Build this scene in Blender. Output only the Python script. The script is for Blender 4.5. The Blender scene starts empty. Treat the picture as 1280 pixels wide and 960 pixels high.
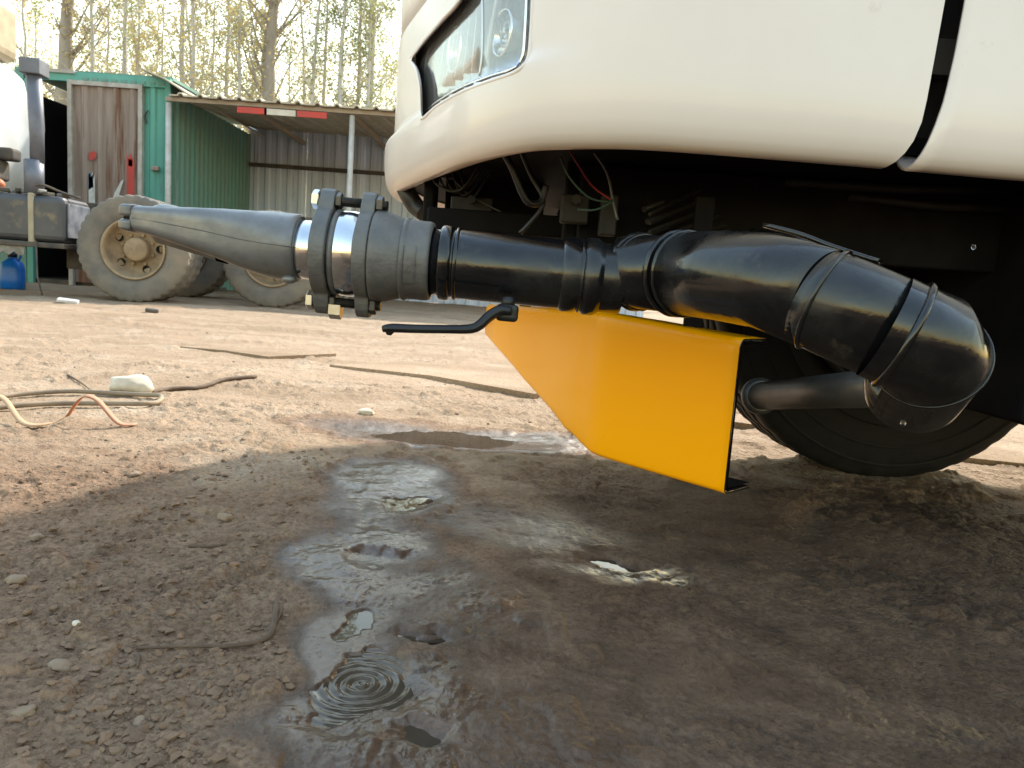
import bpy, bmesh, math, random
import numpy as np
from mathutils import Vector, Matrix, noise as mnoise
R_ = math.radians
random.seed(7); rng = np.random.default_rng(7)
SC = bpy.context.scene
COL = SC.collection

# ------------------------------------------------------------------ camera
FPX, CAMH, PITCH, ROLL = 950.0, 0.47, R_(7.7), R_(4.0)
cam = bpy.data.cameras.new('camera'); camo = bpy.data.objects.new('camera', cam); COL.objects.link(camo)
CAMROT = Matrix.Rotation(math.pi/2-PITCH, 3, 'X') @ Matrix.Rotation(ROLL, 3, 'Z')
camo.matrix_world = Matrix.Translation((0, 0, CAMH)) @ CAMROT.to_4x4()
cam.sensor_width = 36; cam.lens = FPX/1280*36; cam.clip_start = 0.02; cam.clip_end = 2000
SC.camera = camo
cam.dof.use_dof = True; cam.dof.focus_distance = 1.15; cam.dof.aperture_fstop = 18.0

# ------------------------------------------------------------------ light
SUN_AZ, SUN_EL = R_(27), R_(40)          # azimuth measured from +Y towards +X
w = bpy.data.worlds.new('World'); SC.world = w; w.use_nodes = True
nt = w.node_tree; nt.nodes.clear()
sky = nt.nodes.new('ShaderNodeTexSky'); sky.sky_type = 'NISHITA'; sky.sun_disc = False
sky.sun_elevation = SUN_EL; sky.sun_rotation = SUN_AZ; sky.air_density = 2.3; sky.dust_density = 1.2; sky.ozone_density = 0.3
bg = nt.nodes.new('ShaderNodeBackground'); bg.inputs[1].default_value = 0.15
wo = nt.nodes.new('ShaderNodeOutputWorld')
nt.links.new(sky.outputs[0], bg.inputs[0]); nt.links.new(bg.outputs[0], wo.inputs[0])
sl = bpy.data.lights.new('sun', 'SUN'); sl.energy = 2.5; sl.angle = R_(2.6); sl.color = (1, .93, .82)
so = bpy.data.objects.new('sun', sl); COL.objects.link(so)
so.rotation_euler = Vector((math.sin(SUN_AZ)*math.cos(SUN_EL), math.cos(SUN_AZ)*math.cos(SUN_EL), math.sin(SUN_EL))).to_track_quat('Z', 'Y').to_euler()
SC.view_settings.view_transform = 'Standard'; SC.view_settings.look = 'None'
SC.cycles.max_bounces = 7; SC.cycles.diffuse_bounces = 3; SC.cycles.glossy_bounces = 3; SC.cycles.caustics_reflective = False; SC.cycles.caustics_refractive = False
SC.view_settings.exposure = 1.55; SC.view_settings.gamma = 1.0

# ------------------------------------------------------------------ helpers
def ray(px, py): return CAMROT @ Vector(((px-640)/FPX, -(py-480)/FPX, -1))
def P(px, py, d): return Vector((0, 0, CAMH)) + ray(px, py)*d
def G(px, py, z=0.0):
    v = ray(px, py); return Vector((0, 0, CAMH)) + v*((z-CAMH)/v.z)

def tag(o, label=None, cat=None, group=None, kind=None):
    if label: o['label'] = label
    if cat: o['category'] = cat
    if group: o['group'] = group
    if kind: o['kind'] = kind
    return o
def empty(name, loc=(0, 0, 0), rz=0.0):
    o = bpy.data.objects.new(name, None); COL.objects.link(o); o.location = loc; o.rotation_euler = (0, 0, rz)
    o.empty_display_size = .1; return o

class MB:
    def __init__(s): s.v = []; s.f = []; s.sm = []
    def add(s, vs, fs, smooth=False):
        b = len(s.v); s.v += [tuple(q) for q in vs]; s.f += [tuple(i+b for i in f) for f in fs]; s.sm += [smooth]*len(fs); return s
    def box(s, c, size, M=None, bev=0.0):
        sx, sy, sz = [q/2 for q in size]; c = Vector(c)
        if bev <= 0:
            vs = [Vector((x, y, z)) for z in (-sz, sz) for y in (-sy, sy) for x in (-sx, sx)]
            fs = [(0, 2, 3, 1), (4, 5, 7, 6), (0, 1, 5, 4), (2, 6, 7, 3), (0, 4, 6, 2), (1, 3, 7, 5)]
        else:
            bm = bmesh.new(); bmesh.ops.create_cube(bm, size=1)
            for q in bm.verts: q.co = Vector((q.co.x*sx*2, q.co.y*sy*2, q.co.z*sz*2))
            bmesh.ops.bevel(bm, geom=bm.edges[:], offset=bev, segments=3, profile=.5, affect='EDGES')
            bm.verts.index_update(); vs = [q.co.copy() for q in bm.verts]; fs = [[q.index for q in f.verts] for f in bm.faces]; bm.free()
        if M is not None: vs = [M @ q for q in vs]
        return s.add([q+c for q in vs], fs, False)
    def tube(s, path, rad, seg=16, cap=True, smooth=True, sq=None):
        path = [Vector(p) for p in path]; n = len(path)
        rad = rad if isinstance(rad, (list, tuple)) else [rad]*n
        T = []
        for i in range(n):
            a = path[max(0, i-1)]; b = path[min(n-1, i+1)]; t = (b-a); T.append(t.normalized() if t.length > 1e-9 else Vector((0, 0, 1)))
        up = Vector((0, 0, 1)) if abs(T[0].z) < .9 else Vector((1, 0, 0))
        N = (up - T[0]*up.dot(T[0])).normalized(); vs = []
        for i in range(n):
            N = (N - T[i]*N.dot(T[i])).normalized(); B = T[i].cross(N)
            for k in range(seg):
                a = 2*math.pi*k/seg; vs.append(path[i]+(N*math.cos(a)+B*math.sin(a))*rad[i])
        fs = [(i*seg+k, i*seg+(k+1) % seg, (i+1)*seg+(k+1) % seg, (i+1)*seg+k) for i in range(n-1) for k in range(seg)]
        s.add(vs, fs, smooth)
        if cap:
            s.add(vs[:seg], [tuple(range(seg))[::-1]]); s.add(vs[-seg:], [tuple(range(seg))])
        return s
    def lathe(s, prof, M=None, seg=48, smooth=True, mod=None, close=False):
        # prof: (radius, axial) about local Y
        n = len(prof); vs = []
        for i, (r, y) in enumerate(prof):
            for k in range(seg):
                rr = r + (mod(i, k) if mod else 0)
                a = 2*math.pi*k/seg; vs.append(Vector((rr*math.cos(a), y, rr*math.sin(a))))
        if M is not None: vs = [M @ q for q in vs]
        m = n if close else n-1
        fs = [(i*seg+k, ((i+1) % n)*seg+k, ((i+1) % n)*seg+(k+1) % seg, i*seg+(k+1) % seg) for i in range(m) for k in range(seg)]
        return s.add(vs, fs, smooth)
    def prism(s, poly, depth, M=None, smooth=False):
        # polygon in local XZ, extruded along local Y from 0 to depth
        n = len(poly); vs = [Vector((x, 0, z)) for x, z in poly]+[Vector((x, depth, z)) for x, z in poly]
        if M is not None: vs = [M @ q for q in vs]
        s.add(vs, [(i, (i+1) % n, n+(i+1) % n, n+i) for i in range(n)], smooth)
        s.add(vs, [tuple(range(n))[::-1], tuple(range(n, 2*n))]); return s
    def sphere(s, c, r, seg=12, rings=8, sc=(1, 1, 1), M=None):
        vs = []; c = Vector(c)
        for i in range(rings+1):
            t = math.pi*i/rings
            for k in range(seg):
                a = 2*math.pi*k/seg
                q = Vector((r*sc[0]*math.sin(t)*math.cos(a), r*sc[1]*math.sin(t)*math.sin(a), r*sc[2]*math.cos(t)))
                vs.append((M @ q if M is not None else q)+c)
        return s.add(vs, [(i*seg+k, (i+1)*seg+k, (i+1)*seg+(k+1) % seg, i*seg+(k+1) % seg) for i in range(rings) for k in range(seg)], True)
    def grid(s, rows, smooth=True, closed=False):
        n = len(rows); m = len(rows[0]); vs = [q for r in rows for q in r]
        mm = m if closed else m-1
        return s.add(vs, [(i*m+k, i*m+(k+1) % m, (i+1)*m+(k+1) % m, (i+1)*m+k) for i in range(n-1) for k in range(mm)], smooth)
    def mesh(s, name):
        me = bpy.data.meshes.new(name); me.from_pydata([tuple(q) for q in s.v], [], s.f); me.validate()
        if len(me.polygons) == len(s.sm): me.polygons.foreach_set('use_smooth', s.sm)
        bm = bmesh.new(); bm.from_mesh(me); bmesh.ops.remove_doubles(bm, verts=bm.verts, dist=1e-6)
        bmesh.ops.recalc_face_normals(bm, faces=bm.faces); bm.to_mesh(me); bm.free()
        return me
    def build(s, name, mat, parent=None):
        return link(name, s.mesh(name), mat, parent)
def link(name, me, mat, parent=None):
    o = bpy.data.objects.new(name, me); COL.objects.link(o)
    if mat and not me.materials: me.materials.append(mat)
    if parent: o.parent = parent
    return o
def bevel(o, wd=.004, seg=2, ang=35):
    m = o.modifiers.new('bevel', 'BEVEL'); m.width = wd; m.segments = seg; m.limit_method = 'ANGLE'; m.angle_limit = R_(ang); return o
def copy_tree(o, parent=None):
    c = o.copy(); COL.objects.link(c)
    if parent: c.parent = parent
    for ch in list(o.children): copy_tree(ch, c)
    return c
def cat_rom(pts, n):
    pts = [Vector(p) for p in pts]; out = []
    e = [pts[0]*2-pts[1]]+pts+[pts[-1]*2-pts[-2]]
    for i in range(1, len(e)-2):
        for k in range(n):
            t = k/n; a, b, c, d = e[i-1], e[i], e[i+1], e[i+2]
            out.append(.5*((2*b)+(c-a)*t+(2*a-5*b+4*c-d)*t*t+(3*b-a-3*c+d)*t**3))
    out.append(pts[-1]); return out

# ------------------------------------------------------------------ materials
def srgb(r, g, b):
    f = lambda c: (c/255/12.92) if c/255 <= .04045 else ((c/255+.055)/1.055)**2.4
    return (f(r), f(g), f(b), 1)
def mat(name, c1, c2=None, rough=.5, rough2=None, metal=0.0, scale=8.0, stretch=(1, 1, 1), bump=0.0, bscale=40.0, coat=0.0, spec=.5,
        lo=.35, hi=.65, trans=0.0, ior=1.45, c3=None, scale3=3.0, lo3=.55, hi3=.7, detail=6):
    m = bpy.data.materials.new(name); m.use_nodes = True; t = m.node_tree; N = t.nodes; L = t.links
    b = N['Principled BSDF']
    c1 = tuple(c1)+((1,) if len(c1) == 3 else ()); c2 = (tuple(c2)+((1,) if len(c2) == 3 else ())) if c2 else tuple([q*.8 for q in c1[:3]])+(1,)
    tc = N.new('ShaderNodeTexCoord'); mp = N.new('ShaderNodeMapping'); mp.inputs['Scale'].default_value = stretch
    L.new(tc.outputs['Object'], mp.inputs[0])
    nz = N.new('ShaderNodeTexNoise'); nz.inputs['Scale'].default_value = scale; nz.inputs['Detail'].default_value = detail; nz.inputs['Roughness'].default_value = .6
    L.new(mp.outputs[0], nz.inputs['Vector'])
    mr = N.new('ShaderNodeMapRange'); mr.inputs[1].default_value = lo; mr.inputs[2].default_value = hi; L.new(nz.outputs[0], mr.inputs[0])
    mx = N.new('ShaderNodeMix'); mx.data_type = 'RGBA'; mx.inputs[6].default_value = c1; mx.inputs[7].default_value = c2; L.new(mr.outputs[0], mx.inputs[0])
    col = mx.outputs[2]
    if c3:
        n3 = N.new('ShaderNodeTexNoise'); n3.inputs['Scale'].default_value = scale3; n3.inputs['Detail'].default_value = 8; n3.inputs['Roughness'].default_value = .65
        L.new(mp.outputs[0], n3.inputs['Vector'])
        m3 = N.new('ShaderNodeMapRange'); m3.inputs[1].default_value = lo3; m3.inputs[2].default_value = hi3; L.new(n3.outputs[0], m3.inputs[0])
        x3 = N.new('ShaderNodeMix'); x3.data_type = 'RGBA'; x3.inputs[7].default_value = tuple(c3)+((1,) if len(c3) == 3 else ())
        L.new(col, x3.inputs[6]); L.new(m3.outputs[0], x3.inputs[0]); col = x3.outputs[2]
    L.new(col, b.inputs['Base Color'])
    rr = N.new('ShaderNodeMapRange'); rr.inputs[3].default_value = rough; rr.inputs[4].default_value = rough if rough2 is None else rough2
    L.new(mr.outputs[0], rr.inputs[0]); L.new(rr.outputs[0], b.inputs['Roughness'])
    b.inputs['Metallic'].default_value = metal; b.inputs['Coat Weight'].default_value = coat; b.inputs['Coat Roughness'].default_value = .08
    b.inputs['Specular IOR Level'].default_value = spec; b.inputs['Transmission Weight'].default_value = trans; b.inputs['IOR'].default_value = ior
    if bump > 0:
        nb = N.new('ShaderNodeTexNoise'); nb.inputs['Scale'].default_value = bscale; nb.inputs['Detail'].default_value = 5
        L.new(tc.outputs['Object'], nb.inputs['Vector'])
        bp = N.new('ShaderNodeBump'); bp.inputs['Strength'].default_value = 1; bp.inputs['Distance'].default_value = bump
        L.new(nb.outputs[0], bp.inputs['Height']); L.new(bp.outputs[0], b.inputs['Normal'])
    return m

M = {}
M['white'] = mat('white_truck_paint', (.81, .725, .69), (.76, .675, .625), rough=.28, rough2=.42, scale=2.2, coat=.35, bump=.0003, bscale=14, c3=(.50, .41, .30), scale3=14, lo3=.66, hi3=.85)
M['white2'] = mat('white_cab_paint', (.62, .64, .65), (.5, .5, .5), rough=.4, scale=2)
M['cream'] = mat('cream_fairing', (.45, .37, .26), (.36, .29, .2), rough=.5)
M['black_paint'] = mat('wet_black_pipe_paint', (.006, .006, .007), (.013, .013, .013), rough=.10, rough2=.38, scale=11, lo=.45, hi=.62, spec=.5, coat=.35, bump=.0012, bscale=38, c3=(.045, .038, .03), scale3=16, lo3=.62, hi3=.72)
M['black_matte'] = mat('black_underbody', (.005, .005, .006), (.010, .009, .009), spec=.12, rough=.75, scale=10, bump=.001, bscale=40)
M['black_plastic'] = mat('black_plastic', (.009, .009, .011), (.018, .018, .018), rough=.35, rough2=.5, scale=20)
M['cast'] = mat('grey_cast_iron_paint', (.215, .213, .215), (.165, .163, .165), rough=.30, rough2=.44, metal=.4, scale=30, bump=.0003, bscale=120, c3=(.10, .10, .10), scale3=18, lo3=.6, hi3=.8)
M['cast_dark'] = mat('dark_cast_iron', (.115, .115, .115), (.16, .155, .15), rough=.45, rough2=.6, metal=.4, scale=40, bump=.0007, bscale=200, c3=(.11, .085, .06), scale3=25, lo3=.6, hi3=.8)
M['chrome'] = mat('polished_steel', (.72, .73, .75), (.6, .6, .6), rough=.08, rough2=.2, metal=1, scale=20)
M['zinc'] = mat('zinc_bolt', (.62, .63, .64), (.5, .5, .46), rough=.28, metal=1, scale=60)
M['bolt_black'] = mat('oiled_black_bolt', (.05, .05, .055), (.09, .085, .08), rough=.35, metal=.8, scale=60)
M['yellow'] = mat('yellow_orange_paint', (1.0, .405, .0), (.99, .395, .0), rough=.28, rough2=.36, scale=5, spec=.2, coat=.15, bump=.0004, bscale=9, c3=(.35, .17, .04), scale3=55, lo3=.70, hi3=.76)
M['rubber'] = mat('dark_tyre_rubber', (.008, .008, .009), (.016, .015, .014), spec=.25, rough=.6, rough2=.75, scale=30, bump=.0008, bscale=120)
M['rubber_dusty'] = mat('dusty_tyre_rubber', (.115, .107, .10), (.155, .14, .12), rough=.85, scale=9, bump=.002, bscale=60, c3=(.24, .195, .145), scale3=3, lo3=.40, hi3=.75)
M['rim_dusty'] = mat('dusty_tan_rim', (.34, .25, .155), (.22, .16, .10), rough=.8, scale=9, bump=.001)
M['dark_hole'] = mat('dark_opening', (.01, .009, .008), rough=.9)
M['rim_dark'] = mat('dark_rim', (.014, .014, .015), (.03, .028, .025), rough=.5, scale=12)
M['steel_grey'] = mat('grey_steel_tube', (.09, .09, .09), (.13, .125, .12), rough=.4, metal=.5, scale=20)
M['tank'] = mat('dark_blue_grey_tank', (.05, .055, .07), (.085, .085, .09), rough=.35, rough2=.5, metal=.4, scale=4, c3=(.2, .16, .11), scale3=6, lo3=.55, hi3=.75)
M['tank_end'] = mat('tank_end_reflections', (.16, .17, .20), (.3, .31, .34), rough=.4, metal=.3, scale=7, lo=.4, hi=.6)  # pale mottle: reflections on the tank end put into the colour
M['dust_strap'] = mat('dusty_strap', (.36, .31, .22), rough=.8)
M['chassis'] = mat('dusty_chassis', (.045, .042, .04), (.11, .09, .07), rough=.8, scale=6)
M['alu'] = mat('dull_grey_engine_parts', (.24, .24, .235), (.13, .12, .11), rough=.5, metal=.4, scale=14)
M['olive'] = mat('olive_grey_hose', (.19, .18, .14), (.12, .11, .085), rough=.6, scale=14)
M['exhaust'] = mat('blue_grey_exhaust', (.15, .16, .20), (.11, .11, .13), rough=.5, metal=.3, scale=5)
M['orange'] = mat('dull_orange_cap', (.48, .15, .06), rough=.6)
M['blue'] = mat('blue_plastic', (.005, .15, .62), (.004, .12, .5), rough=.35, scale=5)
M['teal'] = mat('teal_painted_steel', (.115, .36, .30), (.09, .29, .24), rough=.5, rough2=.65, scale=1.2, stretch=(3, 3, .4), c3=(.13, .12, .09), scale3=4, lo3=.62, hi3=.78)
M['teal_dirty'] = mat('weathered_green_sheet', (.12, .29, .25), (.16, .25, .21), rough=.65, scale=2, stretch=(4, 4, .3), c3=(.03, .05, .045), scale3=1.7, lo3=.6, hi3=.75)
M['grey_sheet'] = mat('grey_steel_sheet', (.56, .63, .76), (.48, .54, .65), rough=.55, scale=1.2, stretch=(4, 4, .3), c3=(.14, .13, .12), scale3=2, lo3=.6, hi3=.8)
M['rust_door'] = mat('rusty_door_sheet', (.33, .27, .235), (.22, .165, .135), rough=.75, scale=2.2, stretch=(5, 5, .35), bump=.001, c3=(.15, .065, .035), scale3=2.0, lo3=.52, hi3=.64)
M['frame_grey'] = mat('worn_grey_frame', (.45, .43, .40), (.30, .27, .23), rough=.6, scale=6)
M['beam'] = mat('brown_rusty_beam', (.30, .235, .18), (.36, .30, .24), rough=.75, scale=5)
M['roof'] = mat('pale_dusty_roof_sheet', (.52, .46, .36), (.40, .34, .26), rough=.7, scale=4)
M['red'] = mat('faded_red_paint', (.55, .05, .035), (.40, .06, .05), rough=.6, scale=6)
M['offwhite'] = mat('faded_white_paint', (.62, .56, .48), rough=.6)
M['paper'] = mat('torn_paper', (.62, .62, .62), (.45, .43, .40), rough=.8, scale=12)
M['paper_blue'] = mat('faded_blue_paper', (.22, .33, .45), rough=.8)
M['post'] = mat('pale_steel_post', (.52, .51, .50), (.38, .36, .33), rough=.5, scale=8)
M['bark'] = mat('pale_poplar_bark', (.44, .41, .37), (.52, .49, .45), rough=.9, scale=6, stretch=(1, 1, .3), bump=.01, bscale=14)
M['bark_dark'] = mat('brown_tree_bark', (.30, .255, .215), (.38, .33, .28), rough=.9, scale=5, stretch=(1, 1, .3), bump=.015, bscale=12)
M['twig'] = mat('dry_twig', (.085, .055, .036), (.13, .088, .06), rough=.85, scale=30, bump=.001)
M['stone_pale'] = mat('pale_stone', (.62, .56, .47), (.48, .40, .30), rough=.8, scale=14, bump=.003, bscale=40)
M['stone'] = mat('brown_stone', (.27, .195, .135), (.17, .12, .08), rough=.85, scale=30, bump=.002, bscale=80)
M['clod'] = mat('dirt_clod', (.225, .14, .087), (.14, .088, .055), rough=.9, scale=25, bump=.002, bscale=150)
M['cable'] = mat('dusty_grey_hose', (.17, .13, .095), (.29, .22, .15), rough=.75, scale=12)
M['strap'] = mat('faded_orange_strap', (.40, .15, .085), (.36, .20, .12), rough=.7, scale=8)
M['strap_tan'] = mat('dusty_tan_strap', (.42, .27, .16), rough=.8)
M['board'] = mat('dusty_pale_sheet', (.50, .37, .245), (.40, .29, .19), rough=.85, scale=3, stretch=(1, 3, 1), bump=.002)
M['board_pale'] = mat('pale_concrete_slab', (.50, .38, .26), (.40, .29, .19), rough=.8, scale=4, bump=.002)
M['water'] = mat('muddy_water', (.055, .040, .028), (.08, .06, .042), rough=.012, scale=6, spec=.5, ior=1.33)
M['drop'] = mat('water_drop', (.9, .9, .9), rough=.02, trans=1.0, ior=1.33)
M['lens'] = mat('headlight_glass', (.95, .97, 1), (.9, .92, .95), rough=.04, trans=.92, ior=1.45, scale=4)
M['reflector'] = mat('headlight_reflector', (.78, .81, .86), (.62, .66, .72), rough=.30, rough2=.5, metal=.55, scale=9, stretch=(4, 4, 1))
M['glass_dark'] = mat('dark_glass', (.012, .014, .016), rough=.05)
M['wire_green'] = mat('green_wire', (.03, .07, .05), rough=.4)
M['wire_grey'] = mat('grey_wire', (.10, .10, .10), rough=.4)
M['wire_red'] = mat('red_wire', (.22, .015, .02), rough=.4)

def leaf_mat(name, c):
    m = bpy.data.materials.new(name); m.use_nodes = True; t = m.node_tree; N = t.nodes; L = t.links
    N.remove(N['Principled BSDF']); out = N['Material Output']
    oi = N.new('ShaderNodeTexCoord'); nz = N.new('ShaderNodeTexNoise'); nz.inputs['Scale'].default_value = 1.3; L.new(oi.outputs['Object'], nz.inputs['Vector'])
    mx = N.new('ShaderNodeMix'); mx.data_type = 'RGBA'; mx.inputs[6].default_value = tuple(c)+(1,); mx.inputs[7].default_value = (c[0]*1.4, c[1]*1.15, c[2]*.9, 1); L.new(nz.outputs[0], mx.inputs[0])
    d = N.new('ShaderNodeBsdfDiffuse'); tr = N.new('ShaderNodeBsdfTranslucent'); a = N.new('ShaderNodeMixShader'); a.inputs[0].default_value = .5
    L.new(mx.outputs[2], d.inputs[0]); L.new(mx.outputs[2], tr.inputs[0]); L.new(d.outputs[0], a.inputs[1]); L.new(tr.outputs[0], a.inputs[2]); L.new(a.outputs[0], out.inputs[0])
    return m
M['leaf'] = leaf_mat('young_poplar_leaves', (.46, .43, .24)); M['leaf2'] = leaf_mat('green_poplar_leaves', (.26, .31, .15))

# ------------------------------------------------------------------ ground
def hash2(ix, iy, seed):
    h = (ix.astype(np.int64)*374761393 + iy.astype(np.int64)*668265263 + seed*982451653) & 0xffffffff
    h = ((h ^ (h >> 13))*1274126177) & 0xffffffff
    return ((h ^ (h >> 16)) & 0xffff)/65535.0
def vnoise(x, y, seed=0):
    ix = np.floor(x); iy = np.floor(y); fx = x-ix; fy = y-iy
    fx = fx*fx*fx*(fx*(fx*6-15)+10); fy = fy*fy*fy*(fy*(fy*6-15)+10)
    a = hash2(ix, iy, seed); b = hash2(ix+1, iy, seed); c = hash2(ix, iy+1, seed); d = hash2(ix+1, iy+1, seed)
    return (a+(b-a)*fx)*(1-fy)+(c+(d-c)*fx)*fy
def fbm(x, y, seed=0, oc=4, gain=.5):
    s = 0; a = 1; t = 0; c, sn = math.cos(.6), math.sin(.6)
    for i in range(oc):
        s = s+a*vnoise(x, y, seed+i*17); t += a; a *= gain
        x, y = (x*c-y*sn)*2.03+5.1, (x*sn+y*c)*2.03+1.7
    return s/t
def sstep(a, b, x):
    t = np.clip((x-a)/(b-a), 0, 1); return t*t*(3-2*t)

# puddles: centre pixel, half sizes in metres (x, y)
PUD = [((452, 850), .048, .075, .012), ((447, 775), .020, .040, .010), ((505, 912), .030, .016, .007), ((520, 790), .030, .012, .007),
       ((503, 626), .045, .055, .010), ((478, 696), .055, .035, .0045), ((560, 548), .24, .11, .009), ((765, 706), .055, .022, .009)]
PUDG = [(G(*c).x, G(*c).y, rx, ry, dp) for c, rx, ry, dp in PUD]
WATER_Z = -.0045
# wet mud zone: centre pixel, half sizes, weight
WETB = [((490, 615), .14, .26, 1.0), ((455, 700), .13, .20, .95), ((435, 780), .10, .16, .95), ((445, 850), .09, .14, 1.0), ((410, 930), .10, .10, .75), ((590, 548), .44, .17, 1.0), ((640, 650), .18, .18, .55),
        ((590, 900), .16, .14, .45), ((560, 740), .16, .16, .55), ((760, 900), .24, .16, .3), ((760, 706), .10, .06, .8), ((1000, 890), .30, .12, .4)]
WETG = [(G(*c).x, G(*c).y, rx, ry, wt) for c, rx, ry, wt in WETB]
rutA, rutB = G(985, 655), G(1040, 600)
def ground_fields(x, y):
    wn = fbm(x*5, y*5, 91, 5)
    wx = x+(fbm(x*3.1, y*3.1, 55, 4)-.5)*.34; wy = y+(fbm(x*3.1, y*3.1, 66, 4)-.5)*.34
    wet = np.zeros_like(x)
    for cx, cy, rx, ry, wt in WETG:
        d = np.sqrt(((wx-cx)/rx)**2+((wy-cy)/ry)**2)
        wet = np.maximum(wet, wt*(1-sstep(.3, 1.5, d)))
    wet = np.clip(wet*(0.8+.75*wn), 0, 1)
    damp_shade = (1-sstep(1.15, 1.85, y+.25*x+(wn-.5)*.7))*(.12+.16*fbm(x*2.2, y*2.2, 140, 4)+.10*sstep(-.3, .5, x))  # truck's shade on the ground, put into the soil colour as darkening
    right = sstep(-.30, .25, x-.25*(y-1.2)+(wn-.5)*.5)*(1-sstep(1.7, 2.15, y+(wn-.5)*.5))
    damp_shade = np.maximum(damp_shade, right*(.40+.45*fbm(x*3, y*3, 150, 4)))  # muddy ground under the truck, its deeper shade painted in as well
    damp_shade = np.maximum(damp_shade, np.clip(wet*1.3, 0, 1))
    near = 1-sstep(4, 14, np.hypot(x, y))
    z = (fbm(x*.55, y*.55, 3, 3)-.5)*.045*sstep(1.2, 4, np.hypot(x, y))*(.25+.75*near)
    z = z + (fbm(x*3.3, y*3.3, 8, 4)-.5)*.026
    rough = 1-.84*wet
    clump = sstep(.45, .75, fbm(x*4.1, y*4.1, 29, 3))
    m = fbm(x*16, y*16, 12, 5, .55)
    z = z + (np.abs(m-.5)*2)*.013*rough*(.35+clump)
    z = z + (fbm(x*55, y*55, 31, 4, .6)-.5)*.011*rough*(.4+clump)*near
    z = z + (fbm(x*150, y*150, 41, 2, .6)-.5)*.0035*(.35+.65*rough)*near
    # scattered half-buried lumps
    lump = sstep(.68, .86, vnoise(x*24, y*24, 77))*sstep(.42, .6, fbm(x*3, y*3, 78, 2))
    z = z + lump*.008*rough*near
    # streaks washed into the wet mud
    st = fbm(x*22+y*5, y*38, 101, 3); z = z + (st-.5)*.0012*wet*near
    # tyre track ridges beside the wheel
    dx, dy = rutB.x-rutA.x, rutB.y-rutA.y; ll = math.hypot(dx, dy)
    t = ((x-rutA.x)*dx+(y-rutA.y)*dy)/ll; n = ((x-rutA.x)*dy-(y-rutA.y)*dx)/ll
    z = z + (.014*np.exp(-((n+.02)/.025)**2)-.012*np.exp(-((n-.05)/.04)**2))*np.exp(-((t-.12)/.22)**2)
    # puddle hollows
    pm = np.zeros_like(x)
    px_ = x+(fbm(x*14, y*14, 201, 4)-.5)*.07; py_ = y+(fbm(x*14, y*14, 202, 4)-.5)*.07
    for cx, cy, rx, ry, dp in PUDG:
        d = np.sqrt(((px_-cx)/rx)**2+((py_-cy)/ry)**2)
        k = 1-sstep(.4, 1.6, d); pm = np.maximum(pm, 1-sstep(.6, 1.5, d))
        z = z*(1-k*.75) - k*dp
        z = np.where(d < 2.4, np.maximum(z, WATER_Z-.02+.0225*sstep(.6, 1.2, d)), z)
    return z, wet, pm, damp_shade
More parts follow.
